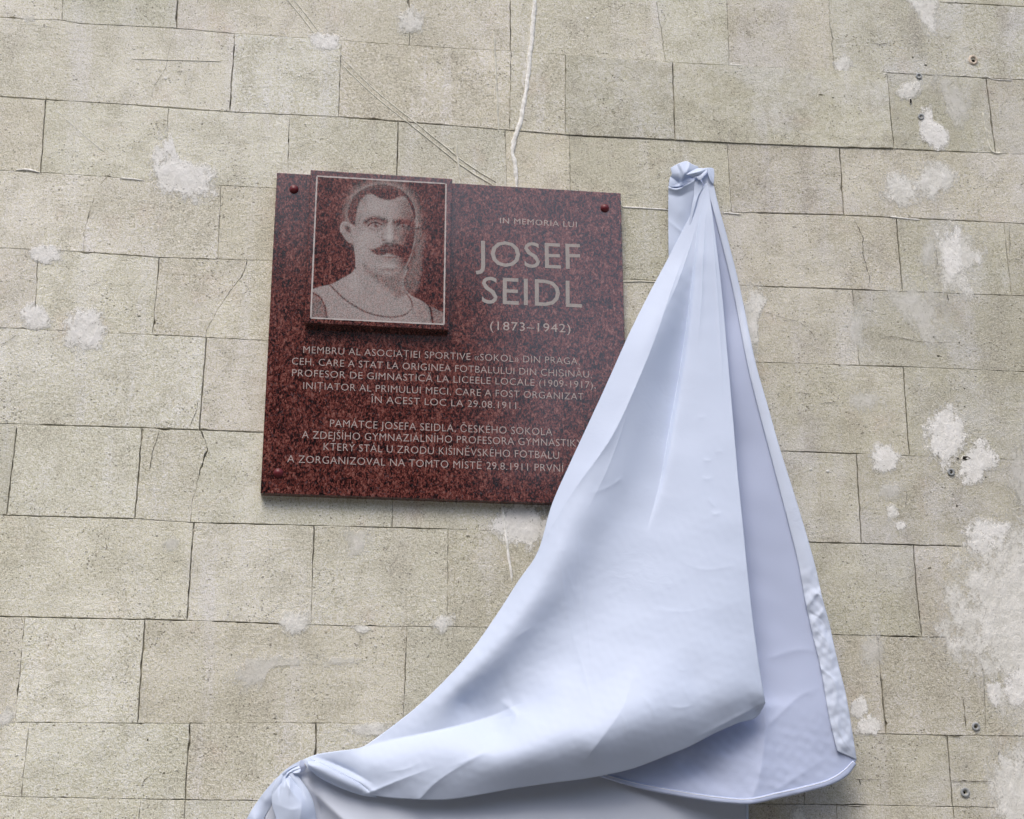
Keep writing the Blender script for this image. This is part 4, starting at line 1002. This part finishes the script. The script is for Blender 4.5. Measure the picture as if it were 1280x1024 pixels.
# rear panel hanging straight down against the wall ---------------------
TB = TPS([(372,968,2.2),(460,985,3.4),(600,985,5.2),(760,960,5.8),(935,960,3.6),(935,1020,3.2),(800,1020,6.4),(640,1030,6.6),(520,1040,5.2),(430,1024,3.0),(360,1020,1.8),(330,1100,2.0),(480,1120,4.6),(640,1130,7.2),(800,1130,6.8),(935,1130,2.2),(330,1300,2.4),(520,1300,3.4),(740,1300,2.6),(935,1300,2.8)])
def dback(X, Y):
    d = TB(X, Y)
    d += feat(X, Y, [(374,972),(392,990),(415,1012),(445,1040),(480,1080)], [.6,1.4,1.6,1.4,.5], 16, 7, 14)
    d += feat(X, Y, [(393,985),(400,1010),(404,1040)], [-.8,-1.2,-.8], 5, 5, 10)
    return d + .05 * fbm(X, Y, 80, 12)
XY = coons([(362,962),(335,1010),(318,1100),(310,1320)], [(930,930),(935,1000),(935.5,1100),(936,1320)], [(362,962),(500,945),(700,930),(930,930)], [(310,1320),(620,1325),(936,1320)], 180, 130)
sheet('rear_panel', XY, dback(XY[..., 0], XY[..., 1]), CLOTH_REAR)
band('rear_panel_hem', [(932,1000),(932.5,1100),(933,1320)], [(935.6,1000),(936.2,1100),(936.8,1320)], dback, .15, CLOTH, 5, 60)

# gathered top: flap, lobes and twist -----------------------------------
def lobe(name, L, R, T, B, pts, mat=CLOTH, nu=40, nv=50, feats=(), p=1.0):
    XY = coons(L, R, T, B, nu, nv, p); X, Y = XY[..., 0], XY[..., 1]
    d = TPS(pts, .01)(X, Y)
    for f_ in feats: d = d + feat(X, Y, *f_)
    return sheet(name, XY, d, mat)
lobe('gathered_backing', [(840,214),(837,240),(838,300)], [(889,214),(894,250),(900,300)], [(840,214),(858,208),(889,214)], [(838,300),(870,302),(900,300)],
     [(840,214,.7),(889,214,.9),(838,300,.5),(900,300,.8),(866,250,1.1)], CLOTH_IN, 20, 24)
lobe('top_flap', [(835.5,233),(835.2,262),(835.5,300),(836,334)], [(869,224),(867,250),(866,290),(850,334)], [(835.5,233),(843,235.5),(852,234),(861,229),(869,224)], [(836,334),(843,336),(850,334)],
     [(835.5,233,1.6),(850,236,2.3),(868,226,2.6),(836,270,1.3),(850,265,2.1),(866,262,1.6),(836,330,1.2),(848,310,1.7),(862,310,1.0)], CLOTH, 40, 60,
     [([(836,234),(846,236.5),(858,231),(868,225)], [.7,.8,.8,.5], 2.2, 4), ([(842,244),(850,244.5),(862,240)], [-.25,-.3,-.2], 4, 4), ([(840,280),(850,288)], [.12,.2], 3, 3)])
lobe('top_lobe', [(838,210),(839.5,218),(837.5,222),(835.6,234)], [(873,208.5),(872,216),(871,222),(868,227)], [(838,210),(848,204.5),(858,201.6),(866,205.5),(873,208.5)], [(835.6,234),(848,233.5),(858,231),(868,227)],
     [(838,210,1.4),(858,202,1.6),(873,209,2.0),(837,222,1.3),(848,216,2.4),(858,216,2.7),(866,220,1.6),(849,228,1.5),(858,226,1.6),(836,233,1.2),(868,227,1.6)], CLOTH, 40, 36,
     [([(852,210),(855,218),(851,228)], [.5,.6,.2], 5, 5), ([(840,222),(846,226),(850,231)], [-.5,-.6,-.3], 3, 3), ([(868,222),(860,222),(853,226)], [-.9,-.8,-.3], 3, 3), ([(846,206),(850,214),(850,222)], [-.3,-.5,-.2], 2, 4), ([(862,205),(860,212),(856,220)], [.3,.4,.1], 2, 3)])
lobe('vertical_tube', [(868.5,223),(867,245),(864,262),(861,280)], [(875,224),(879,233),(873,245),(862,285)], [(868.5,223),(872,222),(875,224)], [(861,280),(861.5,284),(862,285)],
     [(868.5,223,2.6),(872,225,3.3),(877,228,2.9),(866,250,2.5),(869.5,250,3.2),(874,245,2.7),(862,280,2.3)], CLOTH, 20, 50)
lobe('twisted_fold', [(858,218),(862,219.5),(867,222)], [(885,209.5),(884.5,213),(877,224.5)], [(858,218),(865,213.5),(873,210),(879,210.5),(885,209.5)], [(867,222),(871,222.5),(874,225),(877,224.5)],
     [(858,218,2.9),(866,214,3.2),(873,210,2.7),(885,210,3.0),(870,217,4.4),(878,216,4.5),(867,222,3.0),(876,224,3.6),(884,214,3.6)], CLOTH, 40, 24,
     [([(860,218),(870,215.5),(880,212.5)], [.3,.5,.3], 1.6, 3), ([(866,221),(874,219),(882,213)], [-.4,-.6,-.3], 1.6, 1.6),])
lobe('pinned_corner', [(884,210),(884.5,214),(886,220)], [(892.6,212),(893,218),(892,231)], [(884,210),(887,209.6),(891,210.3),(892.6,212)], [(886,220),(888,226),(892,231)],
     [(884,210,3.0),(892.6,212,2.2),(888,214,3.4),(891,218,3.0),(892,231,3.1),(887,222,3.9)], CLOTH, 18, 20, [([(886,211),(889,216),(891,226)], [-.3,-.4,-.2], 2, 2)])
# gathered lower left: tail, knot, loop and rolled edge -----------------
lobe('tail_side', [(374,951.5),(361,959),(350,968.5),(337,982),(325,997),(308,1024),(285,1075),(280,1120)], [(384,952),(366,962),(352,971),(343,985),(339,1007),(330,1024),(322,1075),(322,1120)], [(374,951.5),(379,950.5),(384,952)], [(280,1120),(300,1124),(322,1120)],
     [(374,952,1.6),(384,952,2.0),(350,969,1.4),(352,971,2.0),(326,1000,1.3),(332,1000,2.6),(339,1005,1.6),(308,1026,1.2),(319,1024,3.0),(330,1024,1.4),(282,1100,1.3),(300,1100,3.2),(320,1100,1.6)], CLOTH, 26, 100)
lobe('tail_lobe', [(352,968.5),(345,977),(340.6,987.5),(340,1007),(345,1024),(352,1060),(356,1110)], [(363,964.5),(371,969.5),(379,979),(388.5,994),(393.5,1010),(395.5,1024),(397,1060),(398,1110)], [(352,968.5),(356,966),(363,964.5)], [(356,1110),(376,1114),(398,1110)],
     [(352,968.5,3.2),(363,965,3.6),(345,980,3.4),(356,980,4.8),(374,978,4.0),(340.6,995,3.2),(358,1000,5.4),(375,1000,5.8),(389,996,4.0),(342,1018,3.2),(362,1020,5.8),(382,1020,5.6),(395,1022,3.6),(354,1100,3.2),(376,1100,5.6),(397,1100,3.4)], CLOTH, 50, 110,
     [([(356,969),(359,980),(366,992),(374,1000)], [.5,.6,.4,.1], 4, 5), ([(347,985),(352,978),(354,972)], [-.3,-.5,-.3], 3, 3), ([(378,995),(377,1010),(374,1030)], [.0,.35,.3], 5, 5), ([(357,977),(355,984)], [-.7,-.3], 2, 2), ([(359,966),(366,976),(377,990),(384,1010)], [-.5,-.6,-.3,0], 2.2, 5), ([(355,970),(350,984),(349,1004)], [-.3,-.45,0], 4, 2), ([(361,967),(362,980),(362,996)], [.5,.5,.1], 3, 2), ([(352,1008),(366,1012),(382,1006)], [.1,.2,.0], 3, 6)])
lobe('knot', [(351.5,969),(354,971),(357,972)], [(374,957),(376,963),(374,966.5)], [(351.5,969),(356,964),(364,960.5),(370,957.5),(374,957)], [(357,972),(362,965.5),(368,966.5),(374,966.5)],
     [(351.5,969,3.0),(364,960.5,3.2),(374,957,3.4),(358,967,4.6),(366,963,5.0),(373,962,4.8),(357,972,3.8),(368,966,4.2),(374,966,3.8)], CLOTH, 34, 18,
     [([(356,969),(362,963),(370,959)], [-.6,-.9,-.6], 1.6, 1.6), ([(360,971),(366,965),(373,962)], [-.4,-.8,-.4], 1.3, 1.3)])
lobe('small_loop', [(375,951),(374.2,958),(374,966)], [(378,950),(381,955),(383.6,959.5)], [(375,951),(376.5,950.2),(378,950)], [(374,966),(379,965),(383.6,959.5)],
     [(375,951,3.4),(378,950,3.8),(374,960,3.6),(379,958,4.4),(374,966,3.2),(383,960,3.6),(380,964,3.4)], CLOTH_IN, 16, 20)
lobe('rolled_edge', [(378.5,949.6),(380.5,953),(384,959),(388.5,964)], [(400,953),(403,957),(407,966),(409,975)], [(378.5,949.6),(386,948.6),(392,949.4),(400,953)], [(388.5,964),(396,969),(402,973),(409,975)],
     [(378.5,949.6,3.6),(391,949.5,4.2),(400,953,4.6),(383,957,4.6),(392,958,5.8),(403,960,6.0),(388.5,964,4.2),(398,969,4.4),(409,975,4.6)], CLOTH, 36, 26,
     [([(390,949),(392,954),(394,958)], [-1.6,-1.3,-.2], 1.6, 2.2), ([(392,957),(396,960),(400,960)], [.5,.3,.0], 3, 3)])
LR = [(384,951),(396,952.5),(410,958),(425,966.5),(445,977),(464,989)]
LW = [(387,961),(396,969),(408,976.5),(430.6,986.5),(452,993.5),(472,997)]
a = crom(LR, 90); b = crom(LW, 90); uu = np.linspace(0, 1, 16)[None, :, None]; XY = a[:, None] * (1 - uu) + b[:, None] * uu
tt = np.linspace(0, 1, 90)[:, None]
sheet('rolled_lip', XY, dfront(XY[..., 0], XY[..., 1]) + .25 + 1.5 * np.sin(np.pi * uu[..., 0]) ** .8 * (1 - tt) ** .6 - 1.0 * tt ** 6, CLOTH)
